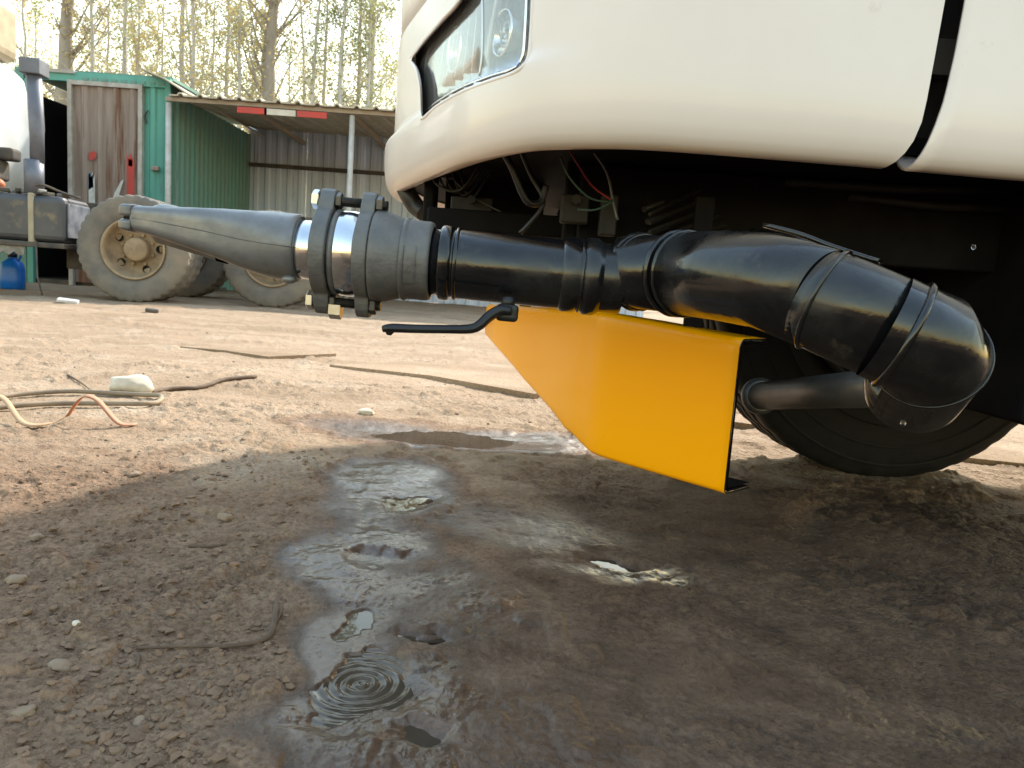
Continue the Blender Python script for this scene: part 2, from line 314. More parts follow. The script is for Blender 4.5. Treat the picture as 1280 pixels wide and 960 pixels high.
def build_ground():
    rad = np.concatenate([np.linspace(.12, .55, 16)[:-1], np.exp(np.linspace(math.log(.55), math.log(4.2), 470))[:-1],
                          np.exp(np.linspace(math.log(4.2), math.log(16), 120))[:-1], np.exp(np.linspace(math.log(16), math.log(900), 50))])
    fr = np.linspace(-R_(56), R_(56), 760)
    bk = np.linspace(R_(56), 2*math.pi-R_(56), 90)[1:-1]
    ang = np.concatenate([fr, bk]); nA, nR = len(ang), len(rad)
    A, Rr = np.meshgrid(ang, rad); X = (np.sin(A)*Rr).ravel(); Y = (np.cos(A)*Rr).ravel()
    z, wet, pm, damp_shade = ground_fields(X, Y)
    co = np.stack([X, Y, z], 1); co = np.vstack([co, [[0, 0, 0]]])
    i = np.arange(nR-1)[:, None]*nA; k = np.arange(nA)[None, :]; k2 = (k+1) % nA
    q = np.stack([i+k, i+k2, i+nA+k2, i+nA+k], -1).reshape(-1, 4)[:, ::-1]
    tri = np.stack([np.full(nA, nR*nA), np.arange(nA), (np.arange(nA)+1) % nA], 1)[:, ::-1]
    me = bpy.data.meshes.new('ground'); me.vertices.add(len(co)); me.vertices.foreach_set('co', co.ravel())
    nl = q.size+tri.size; me.loops.add(nl); me.loops.foreach_set('vertex_index', np.concatenate([q.ravel(), tri.ravel()]).astype(np.int32))
    npoly = len(q)+len(tri); me.polygons.add(npoly)
    st = np.concatenate([np.arange(len(q))*4, q.size+np.arange(len(tri))*3]).astype(np.int32)
    me.polygons.foreach_set('loop_start', st); me.update(calc_edges=True); me.validate()
    me.polygons.foreach_set('use_smooth', [True]*len(me.polygons))
    at = me.attributes.new('wet', 'FLOAT', 'POINT'); at.data.foreach_set('value', np.append(np.maximum(wet, pm*.8), 0).astype(np.float32))
    at = me.attributes.new('damp_shade', 'FLOAT', 'POINT'); at.data.foreach_set('value', np.append(np.maximum(damp_shade, pm*.8), 0).astype(np.float32))
    me.update()
    m = bpy.data.materials.new('dirt_ground'); m.use_nodes = True; t = m.node_tree; N = t.nodes; L = t.links; b = N['Principled BSDF']
    tc = N.new('ShaderNodeTexCoord'); at = N.new('ShaderNodeAttribute'); at.attribute_name = 'wet'; ad = N.new('ShaderNodeAttribute'); ad.attribute_name = 'damp_shade'
    def nz(sc, det=6, ro=.6, vec=None):
        n = N.new('ShaderNodeTexNoise'); n.inputs['Scale'].default_value = sc; n.inputs['Detail'].default_value = det; n.inputs['Roughness'].default_value = ro
        L.new(vec or tc.outputs['Object'], n.inputs['Vector']); return n.outputs[0]
    def mr(v, a, b_, c=0, d=1):
        n = N.new('ShaderNodeMapRange'); n.inputs[1].default_value = a; n.inputs[2].default_value = b_; n.inputs[3].default_value = c; n.inputs[4].default_value = d; L.new(v, n.inputs[0]); return n.outputs[0]
    def mix(fac, a, b_):
        n = N.new('ShaderNodeMix'); n.data_type = 'RGBA'
        for s_, v in ((6, a), (7, b_)):
            if isinstance(v, tuple): n.inputs[s_].default_value = v+(1,)
            else: L.new(v, n.inputs[s_])
        L.new(fac, n.inputs[0]); return n.outputs[2]
    def mth(op, a, b_):
        n = N.new('ShaderNodeMath'); n.operation = op
        for s_, v in ((0, a), (1, b_)):
            if isinstance(v, (int, float)): n.inputs[s_].default_value = v
            else: L.new(v, n.inputs[s_])
        n.use_clamp = op != 'SUBTRACT'; return n.outputs[0]
    mp = N.new('ShaderNodeMapping'); mp.inputs['Scale'].default_value = (.5, 2.2, 1); L.new(tc.outputs['Object'], mp.inputs[0])
    dry = mix(mr(nz(1.1, 7, .62, mp.outputs[0]), .38, .64), (.41, .30, .205), (.28, .195, .125))
    dry = mix(mr(nz(3.7, 6, .6), .52, .70), dry, (.46, .36, .265))
    dry = mix(mr(nz(90, 4, .7), .35, .75), dry, (.22, .155, .105))
    wet_shade_c = mix(mr(nz(9, 6, .6), .4, .62), (.080, .049, .032), (.125, .077, .050))  # wet mud tone, also carries the painted shade under the truck
    wet_shade_c = mix(mr(nz(120, 3, .7), .4, .8), wet_shade_c, (.044, .028, .019))
    wv = mth('ADD', at.outputs['Fac'], mth('MULTIPLY', mr(nz(6, 6, .65), .3, .7, -.18, .18), mr(at.outputs['Fac'], 0, .2)))
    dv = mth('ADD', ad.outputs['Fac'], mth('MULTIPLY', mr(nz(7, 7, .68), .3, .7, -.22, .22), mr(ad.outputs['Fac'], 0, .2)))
    damp_shade_c = mix(mr(nz(14, 6, .65), .38, .66), (.275, .178, .115), (.19, .120, .076))  # darker soil tone for the shade painted on the near ground
    damp_shade_c = mix(mr(nz(110, 4, .7), .42, .72), damp_shade_c, (.085, .052, .033))
    L.new(mix(mr(dv, .30, .72), mix(mr(dv, .02, .22), dry, damp_shade_c), wet_shade_c), b.inputs['Base Color'])
    rv = mr(mth('ADD', wv, mr(nz(35, 5, .6), .3, .7, -.14, .14)), .10, .95, .85, .16)
    L.new(rv, b.inputs['Roughness']); b.inputs['Specular IOR Level'].default_value = .5
    # dry dirt has almost no sheen
    L.new(mr(wv, .15, .7, .12, .40), b.inputs['Specular IOR Level'])
    bp = N.new('ShaderNodeBump'); bp.inputs['Distance'].default_value = .010; L.new(mr(wv, .1, .8, .9, .16), bp.inputs['Strength'])
    def vor(sc):
        n = N.new('ShaderNodeTexVoronoi'); n.inputs['Scale'].default_value = sc; n.inputs['Randomness'].default_value = 1; L.new(warp.outputs[0], n.inputs['Vector']); return mr(n.outputs['Distance'], 0, .75, 1, 0)
    warp = N.new('ShaderNodeVectorMath'); warp.operation = 'MULTIPLY_ADD'; wn_ = N.new('ShaderNodeTexNoise'); wn_.inputs['Scale'].default_value = 60; L.new(tc.outputs['Object'], wn_.inputs['Vector'])
    L.new(wn_.outputs['Color'], warp.inputs[0]); warp.inputs[1].default_value = (.02, .02, .02); L.new(tc.outputs['Object'], warp.inputs[2])
    crumb = mth('MULTIPLY', vor(85), mr(nz(22, 4, .6), .42, .62)); fine = mth('MULTIPLY', vor(230), mr(nz(40, 4, .6), .38, .6))
    hsum = mth('ADD', mth('MULTIPLY', crumb, .45), mth('ADD', mth('MULTIPLY', fine, .22), mth('MULTIPLY', nz(120, 6, .65), .4)))
    L.new(hsum, bp.inputs['Height']); L.new(bp.outputs[0], b.inputs['Normal'])
    M['ground'] = m
    o = link('ground', me, m); tag(o, 'churned brown dirt yard with wet mud in the foreground', 'ground', kind='structure'); return o
build_ground()
def gz(x, y):
    z, _, _, _ = ground_fields(np.array([x], float), np.array([y], float)); return float(z[0])
def GG(px, py, dz=0.0):
    v = G(px, py); v.z = gz(v.x, v.y)+dz; return v

PLAB = ['small puddle with concentric drip ripples in the foreground mud', 'small puddle just behind the rippled puddle', 'tiny muddy pool in front of the rippled puddle', 'narrow puddle right of the rippled puddle',
        'round greenish puddle in the middle of the wet mud', 'shallow puddle with bright glints left of centre', 'wide shallow puddle on the edge of the sunlit dirt', 'slim puddle with a pale glint in the dark shade']
for i, (cx, cy, rx, ry, dp) in enumerate(PUDG):
    mb = MB(); rings, seg = (150, 96) if i == 0 else (14, 48); rows = []
    for j in range(rings+1):
        u = j/rings*1.75
        row = []
        for k in range(seg):
            a = 2*math.pi*k/seg; x = u*rx*math.cos(a); y = u*ry*math.sin(a); z = 0
            rr = math.hypot(x, y)
            if i == 0:
                ph = 1.6*mnoise.noise(Vector((x*22, y*22, 3)))+.9*mnoise.noise(Vector((x*60, y*60, 7)))
                amp = .0019*(.55+.9*abs(mnoise.noise(Vector((x*30, y*30, 1)))))*math.exp(-rr/.07)*min(1, rr/.006)
                z = amp*math.sin(rr/.0135*2*math.pi+ph)+.00035*mnoise.noise(Vector((x*90, y*140, 0)))
            else: z = .0004*mnoise.noise(Vector((x*25, y*25, i)))
            row.append((cx+x, cy+y, WATER_Z+z))
        rows.append(row)
    mb.grid(rows, closed=True)
    tag(mb.build('puddle', M['water']), PLAB[i], 'puddle', kind='structure')

# ------------------------------------------------------------------ white truck
truck = empty('white_truck', (.9, 2.0, 0))
tag(truck, 'white truck with rounded front corner bumper and headlight overhanging the pipes', 'truck')
TM = Matrix.Translation((-.9, -2.0, 0))
def tb(mb, name, m, parent=truck):
    """build in world coordinates, then hang under the truck empty"""
    o = mb.build(name, m, parent)
    if parent is truck: o.matrix_parent_inverse = TM
    return o
path2 = cat_rom([(q[0], q[1], 0) for q in [(3.4, 1.155), (2.4, 1.15), (1.5, 1.147), (1.0, 1.145), (.723, 1.14), (.558, 1.125), (.40, 1.112), (.27, 1.104), (.154, 1.105), (.07, 1.135), (0, 1.185), (-.08, 1.314), (-.158, 1.493), (-.236, 1.69),
                 (-.300, 1.87), (-.335, 2.03), (-.34, 2.18), (-.31, 2.35), (-.22, 2.55), (-.05, 2.70), (.2, 2.76), (.8, 2.78), (2.0, 2.78), (3.4, 2.78)]], 14)
PN = len(path2); PNORM = []
for i in range(PN):
    t = (path2[min(PN-1, i+1)]-path2[max(0, i-1)]).normalized(); PNORM.append(Vector((-t.y, t.x, 0)))
ARC = [0]
for i in range(1, PN): ARC.append(ARC[-1]+(path2[i]-path2[i-1]).length)
def path_at(s):
    s = max(0, min(ARC[-1], s)); import bisect
    i = max(1, bisect.bisect_left(ARC, s)); i = min(i, PN-1); u = (s-ARC[i-1])/max(1e-9, ARC[i]-ARC[i-1])
    return path2[i-1].lerp(path2[i], u), PNORM[i-1].lerp(PNORM[i], u).normalized()
def s_of_x(x):      # on the near side only
    i = max(k for k in range(PN) if path2[k].y < 2.0 and path2[k].x >= x); return ARC[i]+(ARC[i+1]-ARC[i])*(path2[i].x-x)/(path2[i].x-path2[i+1].x)
S_NOSE = ARC[min(range(PN), key=lambda k: path2[k].x)]
def step_amt(s):
    a = s_of_x(.10); return .022*float(sstep(a, a+.22, np.float64(s)))
PROF = [(.690, -.045), (.676, -.030), (.668, -.014), (.665, -.003), (.667, .007), (.673, .016), (.684, .0235), (.70, .029), (.725, .033), (.755, .0345), (.776, .0345)]
def off(z, s, base):
    st = step_amt(s)
    k = float(sstep(.778, .806, np.float64(z)))
    return base - st*k
def shell(smin_f, smax_f, ztop=1.02, ns=200, ins=0.0, zlo=None):
    rows = []
    prof = list(PROF)+[(z, .0345) for z in (.782, .788, .794, .800, .806, .814, .83, .85, .88, .91, .94, .97, 1.0, ztop)]
    if zlo is not None: prof = [q for q in prof if q[0] >= zlo]
    for z, o in prof:
        a, b = smin_f(z), smax_f(z); row = []
        for j in range(ns+1):
            s = a+(b-a)*j/ns; p, n = path_at(s); q = p+n*(off(z, s, o)-ins); row.append((q.x, q.y, z))
        rows.append(row)
    return rows
# left bumper corner (main panel): right end is the slanted slot edge with a rounded bottom corner
def xr(z):
    return float(np.interp(z, [.660, .664, .668, .676, .694, .716, .758, .883, 1.02], [.497, .503, .510, .518, .527, .534, .537, .543, .548]))
def xs(z):
    return float(np.interp(z, [.661, .669, .68, .707, .76, .823, .885, 1.02], [.541, .5425, .546, .553, .563, .569, .572, .576]))
s_end = ARC[-1]-1.4
mb = MB(); mb.grid(shell(lambda z: s_of_x(xr(z)), lambda z: s_end, ns=330))
bump_o = tb(mb, 'bumper_corner', M['white'])
# headlight opening cut through the panel
OPEN = [(592, -40), (575, 0), (552, 26), (531, 50), (516, 70), (514, 76), (521, 88), (525, 108), (526, 140), (528, 149), (546, 134), (575, 117), (610, 103), (640, 93), (655, 83), (662, 70), (665, 40), (667, 0), (668, -40)]
def frustum(poly, d0, d1):
    c = MB(); n = len(poly); a = [P(x, y, d0) for x, y in poly]; b = [P(x, y, d1) for x, y in poly]
    c.add(a+b, [(i, (i+1) % n, n+(i+1) % n, n+i) for i in range(n)]+[tuple(range(n))[::-1], tuple(range(n, 2*n))]); return c
cut = frustum(OPEN, .85, 1.98).build('cutter', None)
sol = bump_o.modifiers.new('thick', 'SOLIDIFY'); sol.thickness = .0045; sol.offset = -1
bo = bump_o.modifiers.new('cut', 'BOOLEAN'); bo.object = cut; bo.operation = 'DIFFERENCE'; bo.solver = 'EXACT'
dg = bpy.context.evaluated_depsgraph_get(); newme = bpy.data.meshes.new_from_object(bump_o.evaluated_get(dg))
bump_o.modifiers.clear(); bump_o.data = newme
bpy.data.objects.remove(cut)
bump_o.data.polygons.foreach_set('use_smooth', [True]*len(bump_o.data.polygons))
es = bump_o.modifiers.new('es', 'EDGE_SPLIT'); es.split_angle = R_(38)
# surface lookup for things set into the panel
PXA = np.array([p.x for p in path2]); PYA = np.array([p.y for p in path2])
def on_surf(px, py, ins=0.0):
    v = ray(px, py); o = Vector((0, 0, CAMH)); best = None
    lo = .7; prev = None; d = lo
    while d < 2.3:
        q = o+v*d
        # nearest path point
        k = int(np.argmin((PXA-q.x)**2+(PYA-q.y)**2))
        g = (Vector((q.x, q.y, 0))-path2[k]).dot(PNORM[k]) - (off(q.z, ARC[k], .0345)-ins)
        if prev is not None and g < 0: return o+v*(d-(d-dp_)*(-g)/max(1e-6, prev-g))
        prev = g; dp_ = d; d += .006 if g < .02 else min(.1, g*.5)
    return o+v*1.8
rimpts = [on_surf(x, y, .003) for x, y in OPEN]
# headlight unit
hl = MB(); LENS = [(640+(x-640), y) for x, y in [(566, -40), (560, 0), (545, 38), (531, 75), (527, 110), (524, 150)]]
rows = []
for j in range(0, 25):
    y = -40+j*8.2; xl = float(np.interp(y, [-40, 0, 38, 75, 110, 150, 170], [563, 553, 538, 525, 522, 520, 518])); row = []
    for i in range(17): row.append(on_surf(xl+(674-xl)*i/16, y, .022))
    rows.append(row)
head = MB(); head.grid(rows); head_o = tb(head, 'headlight', M['lens'])
s2 = head_o.modifiers.new('thick', 'SOLIDIFY'); s2.thickness = .003; s2.offset = -1
def hpart(mb, name, m):
    o = mb.build(name, m, head_o); o.matrix_parent_inverse = Matrix.Identity(4); return o
rows2 = []
for j in range(0, 25):
    y = -40+j*8.2; xl = float(np.interp(y, [-40, 0, 38, 75, 110, 150, 170], [563, 553, 538, 525, 522, 520, 518])); row = []
    for i in range(33):
        u = i/32; dp = .05+.035*math.sin(math.pi*min(1, max(0, (u-.02)/.52)))*math.sin(math.pi*(j+3)/30)+(.02*math.sin(math.pi*(u-.6)/.36) if .6 < u < .96 else 0)
        dp -= .018*math.exp(-((u-.57)/.03)**2)
        row.append(on_surf(xl+(676-xl)*u, y, dp))
    rows2.append(row)
hpart(MB().grid(rows2), 'reflector', M['reflector'])
hpart(MB().tube([on_surf(float(np.interp(y, [-40, 0, 38, 75, 110, 150], [561, 551, 536, 523, 520, 519])), y, .020) for y in range(-40, 151, 10)], .0045, 8), 'rubber_seal', M['black_plastic'])
trimp = [(660, -40), (659, 0), (657, 40), (655, 66), (650, 78), (638, 88), (610, 97), (575, 111), (545, 129), (530, 143)]
hpart(MB().tube(cat_rom([on_surf(x, y, .016) for x, y in trimp], 5), .0034, 8), 'chrome_trim', M['chrome'])
hpart(MB().tube(cat_rom([on_surf(x, y, .020) for x, y in [(603, -30), (604, 30), (603, 70), (600, 95)]], 5), .003, 8), 'lens_divider', M['reflector'])
# two bulbs behind the lens
for (x, y, R0) in ((572, 62, .040), (632, 42, .034)):
    c = on_surf(x, y, .045); k = int(np.argmin((PXA-c.x)**2+(PYA-c.y)**2)); nn = PNORM[k]
    BM = Matrix.Translation(c) @ (-nn).to_track_quat('Y', 'Z').to_matrix().to_4x4()
    hpart(MB().lathe([(R0*1.12, -.004), (R0*1.06, -.007), (R0, -.004), (R0*.85, .012), (R0*.6, .026), (R0*.3, .035), (.006, .037)], BM, 40), 'reflector_bowl', M['chrome'])
    hpart(MB().lathe([(R0*.55, .004), (R0*.58, .001), (R0*.52, .0)], BM, 32), 'bowl_ring', M['chrome'])
for (x, y) in ((572, 62), (632, 42)):
    c = on_surf(x, y, .06); hpart(MB().sphere(c, .014, 14, 10), 'bulb', M['chrome'])
# dark housing behind the opening
rows3 = [[on_surf(520+165*i/18, -45+j*10, .10) for i in range(19)] for j in range(22)]
hb = tb(MB().grid(rows3), 'headlight_housing', M['black_plastic'])
for k in range(7):
    xk = 540+k*8
    hpart(MB().tube([on_surf(xk+18-j*4.2*(1-k/9), 5+j*20, .026) for j in range(6)], .0012, 6), 'lens_rib', M['lens'])
# rolled edge of the opening
ro = tb(MB().tube([p for p in cat_rom(rimpts, 4)], .0042, 8), 'opening_lip', M['white'])
# right panel
mb = MB(); mb.grid(shell(lambda z: .05, lambda z: s_of_x(xs(z)), ns=120))
rp = tb(mb, 'bumper_side_panel', M['white']); q = rp.modifiers.new('thick', 'SOLIDIFY'); q.thickness = .0045; q.offset = 1
# inset behind the slot: a dark bracket with a grey face high up
tb(MB().box((.60, 1.20, .96), (.16, .02, .50)), 'slot_backing', M['black_plastic'])
tb(MB().box((.585, 1.172, .835), (.07, .02, .05)), 'slot_bracket', M['steel_grey'])
# small screws on the panels
for (x, y) in ((1179, 178), (1122, 190)):
    c = P(x, y, 1.105)
    tb(MB().sphere(c, .0032, 8, 6), 'screw', M['steel_grey'])
# upper cab, out of the photograph but casting the shade
def ring(z, inset, zz=None):
    row = []
    for j in range(161):
        p, n = path_at(ARC[-1]*j/160); q = p-n*inset; row.append((min(q.x, 2.15), q.y, z))
    return row
cab = MB(); rws = [ring(1.0, .02), ring(1.005, -.006), ring(1.12, -.010), ring(1.6, -.004), ring(2.1, .04), ring(2.42, .10), ring(2.52, .16), ring(2.56, .3)]
cab.grid(rws); cab.add(rws[-1], [tuple(range(161))]); tb(cab, 'cab_shell', M['white'])
rows = []
for z, i_ in ((1.55, -.004), (1.7, -.003), (2.05, .026), (2.25, .055)):
    row = []
    for j in range(41):
        s = s_of_x(-.05)+(S_NOSE+.75-s_of_x(-.05))*j/40; p, n = path_at(s); q = p-n*i_; row.append((q.x, q.y, z))
    rows.append(row)
tb(MB().grid(rows), 'windscreen', M['glass_dark'])
tb(MB().box((1.05, 1.135, 1.85), (1.0, .02, .6), bev=.008), 'door_window', M['glass_dark'])
tb(MB().box((2.15, 1.96, 1.75), (.02, 1.55, 1.5)), 'cab_back', M['white'])
# tank body further along the truck, outside the frame
tkb = MB(); prof = [(math.cos(a)*.92, math.sin(a)*.62) for a in [2*math.pi*k/28 for k in range(28)]]
tkb.prism([(y, z) for y, z in prof], 3.0, Matrix.Translation((2.6, 1.97, 1.75)) @ Matrix.Rotation(-math.pi/2, 4, 'Z'))
tb(tkb, 'water_tank', M['white'])
# floor pan
fl = []
for j in range(120):
    p, n = path_at(ARC[-1]*j/119); q = p-n*.035; fl.append((min(q.x, 2.15), q.y))
mb = MB(); n_ = len(fl)
mb.add([(x, y, .695) for x, y in fl]+[(x, y, .72) for x, y in fl], [tuple(range(n_)), tuple(range(n_, 2*n_))[::-1]]+[(i, (i+1) % n_, n_+(i+1) % n_, n_+i) for i in range(n_)])
tb(mb, 'floor_pan', M['black_matte'])
# black chassis pieces
def pbox(name, x0, x1, y0, y1, z0, z1, m='black_matte', bev=.006, rot=None):
    return tb(MB().box(((x0+x1)/2, (y0+y1)/2, (z0+z1)/2), (x1-x0, y1-y0, z1-z0), M=rot, bev=bev), name, M[m])
pbox('radiator_bracket', -.225, -.20, 1.72, 1.80, .50, .70)
pbox('radiator', -.185, .045, 1.80, 1.90, .47, .70)
pbox('front_crossmember', -.20, .13, 1.60, 1.68, .565, .61)
pbox('hanger_bracket', .075, .105, 1.45, 1.50, .46, .70)
pbox('gearbox_housing', .12, .62, 1.75, 2.15, .43, .70, bev=.02)
pbox('oil_pan', .14, .48, 1.62, 1.76, .50, .66, bev=.02)
pbox('frame_rail', .10, 2.1, 1.42, 1.49, .545, .69)
pbox('frame_rail', .10, 2.1, 2.30, 2.37, .50, .69)
pbox('inner_fender', .60, 1.7, 1.80, 1.84, .60, .70)
pbox('battery_box', .87, 1.75, 1.28, 1.75, .285, .69, bev=.015)
pbox('leaf_spring', .55, 1.3, 1.50, 1.57, .42, .455, bev=.004)
pbox('leaf_spring', .60, 1.25, 1.50, 1.57, .39, .417, bev=.004)
pbox('leaf_spring', .66, 1.2, 1.50, 1.57, .362, .387, bev=.004)
# ribbed underside of the gearbox: each fin
for k in range(5):
    a = P(805+k*4, 262+k*15, 1.36); b = P(905-k*6, 222+k*20, 1.5)
    tb(MB().tube([a, b], .006, 6), 'cooling_fin', M['black_plastic'])
M['under_grey'] = mat('grimy_grey_metal', (.014, .013, .012), (.026, .023, .020), spec=.3, rough=.6, scale=20, bump=.001)
for k in range(6):
    a = P(812, 268+k*11, 1.30); b = P(900+k*8, 226+k*12, 1.42)
    tb(MB().tube([a, b], .0042, 4, smooth=False), 'sump_rib', M['under_grey'])
for x, y, d, sx, sz in ((718, 262, 1.36, .05, .05), (590, 262, 1.62, .09, .05), (560, 215, 1.70, .04, .03), (760, 270, 1.34, .03, .07), (880, 250, 1.46, .06, .02), (1010, 250, 1.40, .20, .02)):
    tb(MB().box(P(x, y, d), (sx, .03, sz), bev=.004), 'bracket', M['under_grey'])
for x, y, d in ((720, 250, 1.335), (590, 250, 1.59), (870, 248, 1.44)):
    tb(MB().tube([P(x, y, d), P(x, y, d)+Vector((0, -.012, 0))], .009, 6, smooth=False), 'bolt', M['under_grey'])
for x0, x1, y0, y1 in ((1060, 1280, 246, 262), (980, 1290, 228, 238)):
    tb(MB().tube([P(x0, y0, 1.38), P((x0+x1)/2, (y0+y1)/2+4, 1.36), P(x1, y1, 1.36)], .008, 10), 'brake_line', M['under_grey'])
for k in range(5):
    tb(MB().tube(cat_rom([P(535+k*9, 212-k*3, 1.62), P(548+k*10, 232+k*4, 1.6), P(575+k*9, 238-k*5, 1.58), P(600+k*8, 205-k*3, 1.55)], 6), .003, 6), 'hose', M['under_grey'])
# hoses and wires under the bumper
def wire(name, pts, r, m, k=8): return tb(MB().tube(cat_rom([P(*q) for q in pts], k), r, 8), name, M[m])
wire('hose', [(628, 188, 1.30), (640, 210, 1.30), (652, 240, 1.31), (662, 254, 1.32), (676, 252, 1.33), (683, 232, 1.33)], .006, 'black_plastic')
wire('hose', [(650, 186, 1.35), (664, 220, 1.36), (678, 245, 1.36), (676, 262, 1.36), (650, 292, 1.37)], .004, 'black_plastic')
wire('wire', [(700, 196, 1.25), (712, 222, 1.25), (735, 246, 1.26), (757, 252, 1.27), (766, 250, 1.28)], .0016, 'wire_green')
wire('wire', [(712, 188, 1.28), (722, 205, 1.28), (740, 232, 1.3), (764, 250, 1.3)], .0016, 'wire_red')
wire('wire', [(568, 226, 1.6), (590, 246, 1.6), (628, 266, 1.6)], .0018, 'wire_grey')
wire('wire', [(722, 262, 1.26), (745, 262, 1.26), (766, 252, 1.27)], .0016, 'wire_green')
wire('wire', [(735, 180, 1.3), (758, 215, 1.3), (766, 250, 1.3), (772, 275, 1.3)], .0022, 'wire_grey')
wire('hose', [(505, 232, 1.85), (512, 246, 1.84), (520, 258, 1.84), (530, 266, 1.83)], .022, 'black_plastic')
wire('hose', [(940, 290, 1.2), (990, 298, 1.12), (1040, 312, 1.1), (1100, 330, 1.12)], .006, 'black_paint')
# wheel
def tyre_mesh(Rr, w, bead, seg=72, lug=.014, grooves=True):
    mb = MB(); h = w/2
    prof = [(bead, -h*.72), (bead+.015, -h*.84), (bead+(Rr-bead)*.35, -h*.99), (bead+(Rr-bead)*.62, -h), (Rr*.93, -h*.95), (Rr*.972, -h*.88), (Rr*.99, -h*.80), (Rr, -h*.66)]
    for c in (-.36, 0, .36): prof += [(Rr, h*(c-.055)), (Rr-.014, h*(c-.05)), (Rr-.014, h*(c+.05)), (Rr, h*(c+.055))]
    prof += [(r, -y) for r, y in prof[7::-1]]
    n = len(prof)
    def mod(i, k):
        r, y = prof[i]
        return -lug if (r > Rr*.96 and (k+(1 if abs(y) < h*.3 else 0)) % 3 == 0) else 0
    mb.lathe(prof, seg=seg*2, mod=mod, smooth=True); return mb
wc = G(1103, 600); WHEEL_R = .52
wheel = empty('wheel', (0, 0, 0)); wheel.parent = truck; wheel.location = (wc.x-.9, wc.y+.13-2.0, WHEEL_R-.004); wheel.rotation_euler = (0, 0, R_(6))
ty = tyre_mesh(WHEEL_R, .26, .285, lug=.003).build('tyre', M['rubber'], wheel)
for r_ in (.36, .42, .47): MB().lathe([(r_, -.1315), (r_+.004, -.1345), (r_+.008, -.1315)], seg=72).build('sidewall_ring', M['rubber'], wheel)
rim = MB().lathe([(.292, -.11), (.285, -.125), (.272, -.122), (.262, -.08), (.25, -.03), (.20, .0), (.13, -.01), (.11, -.03), (.11, -.08), (.09, -.10), (.001, -.10)], seg=48).build('rim', M['rim_dark'], wheel)
for k in range(8):
    a = k*math.pi/4; MB().lathe([(.013, -.04), (.013, -.012)], Matrix.Translation((.155*math.cos(a), 0, .155*math.sin(a))), seg=6, smooth=False).build('lug_nut', M['rim_dark'], wheel)
# grey steel link between the wheel and the elbow
a = P(950, 495, 1.66); b = P(1140, 482, 1.06)
lk = tb(MB().tube([a, b], .030, 24), 'axle_link', M['steel_grey'])
d_ = (b-a).normalized(); tb(MB().tube([a-d_*.012, a-d_*.008, a+d_*.008, a+d_*.012], [.032, .040, .040, .032], 24), 'link_flange', M['steel_grey'])

# ------------------------------------------------------------------ spray nozzle (grey duckbill) on the pipe end
O = P(600, 333, 1.13); e1 = (P(350, 309, 1.13)-O); PXM = e1.length/math.hypot(250, 24); e1.normalize()      # e1 points left along the pipe
e3 = Vector((0, -1, 0)); e3 = (e3-e1*e3.dot(e1)).normalized(); e2 = e1.cross(e3); e2 = e2 if e2.z > 0 else -e2
NB = Matrix((e1, e3, e2)).transposed()   # local x = along pipe to the left, y = towards camera, z = up
NM = Matrix.Translation(O) @ NB.to_4x4()
SX = Matrix.Rotation(-math.pi/2, 4, 'Z')     # lathe axis (Y) onto local X
def u(px):          # photo column to distance along the pipe (the visible near side stands a little closer than the axis)
    k = 1.045+.025*max(0, min(1, (380-px)/230)); return (600-(640+(px-640)/k))*PXM
def ax(prof): return [(r*PXM, x) for r, x in prof]
nz_root = empty('spray_nozzle'); nz_root.matrix_world = NM
tag(nz_root, 'grey duckbill spray nozzle with bolted swivel flanges on the end of the black pipe', 'nozzle')
LA = Matrix.Rotation(-math.pi/2, 4, 'Z')
def nlathe(name, prof, m, parent=nz_root, seg=64, smooth=True):
    return MB().lathe([(r*PXM, u(px)) for r, px in prof], LA, seg, smooth).build(name, M[m], parent)
# duckbill: lofted from a circle to a wide flat bill; centre line rises slightly towards the tip
sec = [ # px, centre z (px), half height, half depth, squareness
    (364, 1, 38, 38, 0), (362, 1, 42.0, 42.0, 0), (350, 1, 42, 43, 0), (325, 2, 41, 45, .1), (300, 4, 37, 48, .3), (270, 8, 31.5, 52, .55), (240, 11, 26.5, 56, .75), (215, 13, 22.5, 60, .85), (190, 15, 18.5, 64, .92), (172, 16, 16.5, 66, .95), (163, 16.5, 15.5, 66, .95)]
def section(px, cz, hh, hd, sq, n=48):
    row = []
    for k in range(n):
        a = 2*math.pi*k/n; c, s_ = math.cos(a), math.sin(a); p_ = 2+sq*5
        r = 1/((abs(c)**p_+abs(s_)**p_)**(1/p_)); row.append(Vector((u(px), hd*PXM*r*c, (cz+hh*r*s_)*PXM)))
    return row
mb = MB(); rows = [section(*q) for q in sec]; mb.grid(rows, closed=True); mb.add(rows[0], [tuple(range(48))])
duck = mb.build('duckbill', M['cast'], nz_root)
# tip block: upper and lower lips with the outlet slot between
def lip(cz, hh, name):
    m_ = MB(); rr = [section(164, cz, hh, 67, .95), section(160, cz, hh+1, 69, .95), section(151, cz, hh+.5, 69, .95), section(148.5, cz, hh-1.5, 66, .95)]
    m_.grid(rr, closed=True); m_.add(rr[0], [tuple(range(48))]); m_.add(rr[-1], [tuple(range(48))]); return m_.build(name, M['cast'], duck)
lip(24.5, 7.5, 'upper_lip'); lip(8.0, 7.0, 'lower_lip')
sl_ = MB(); sl_.grid([section(166, 16, 4, 63, .9), section(153, 16, 2, 63, .9)], closed=True); sl_.build('outlet_core', M['dark_hole'], duck)
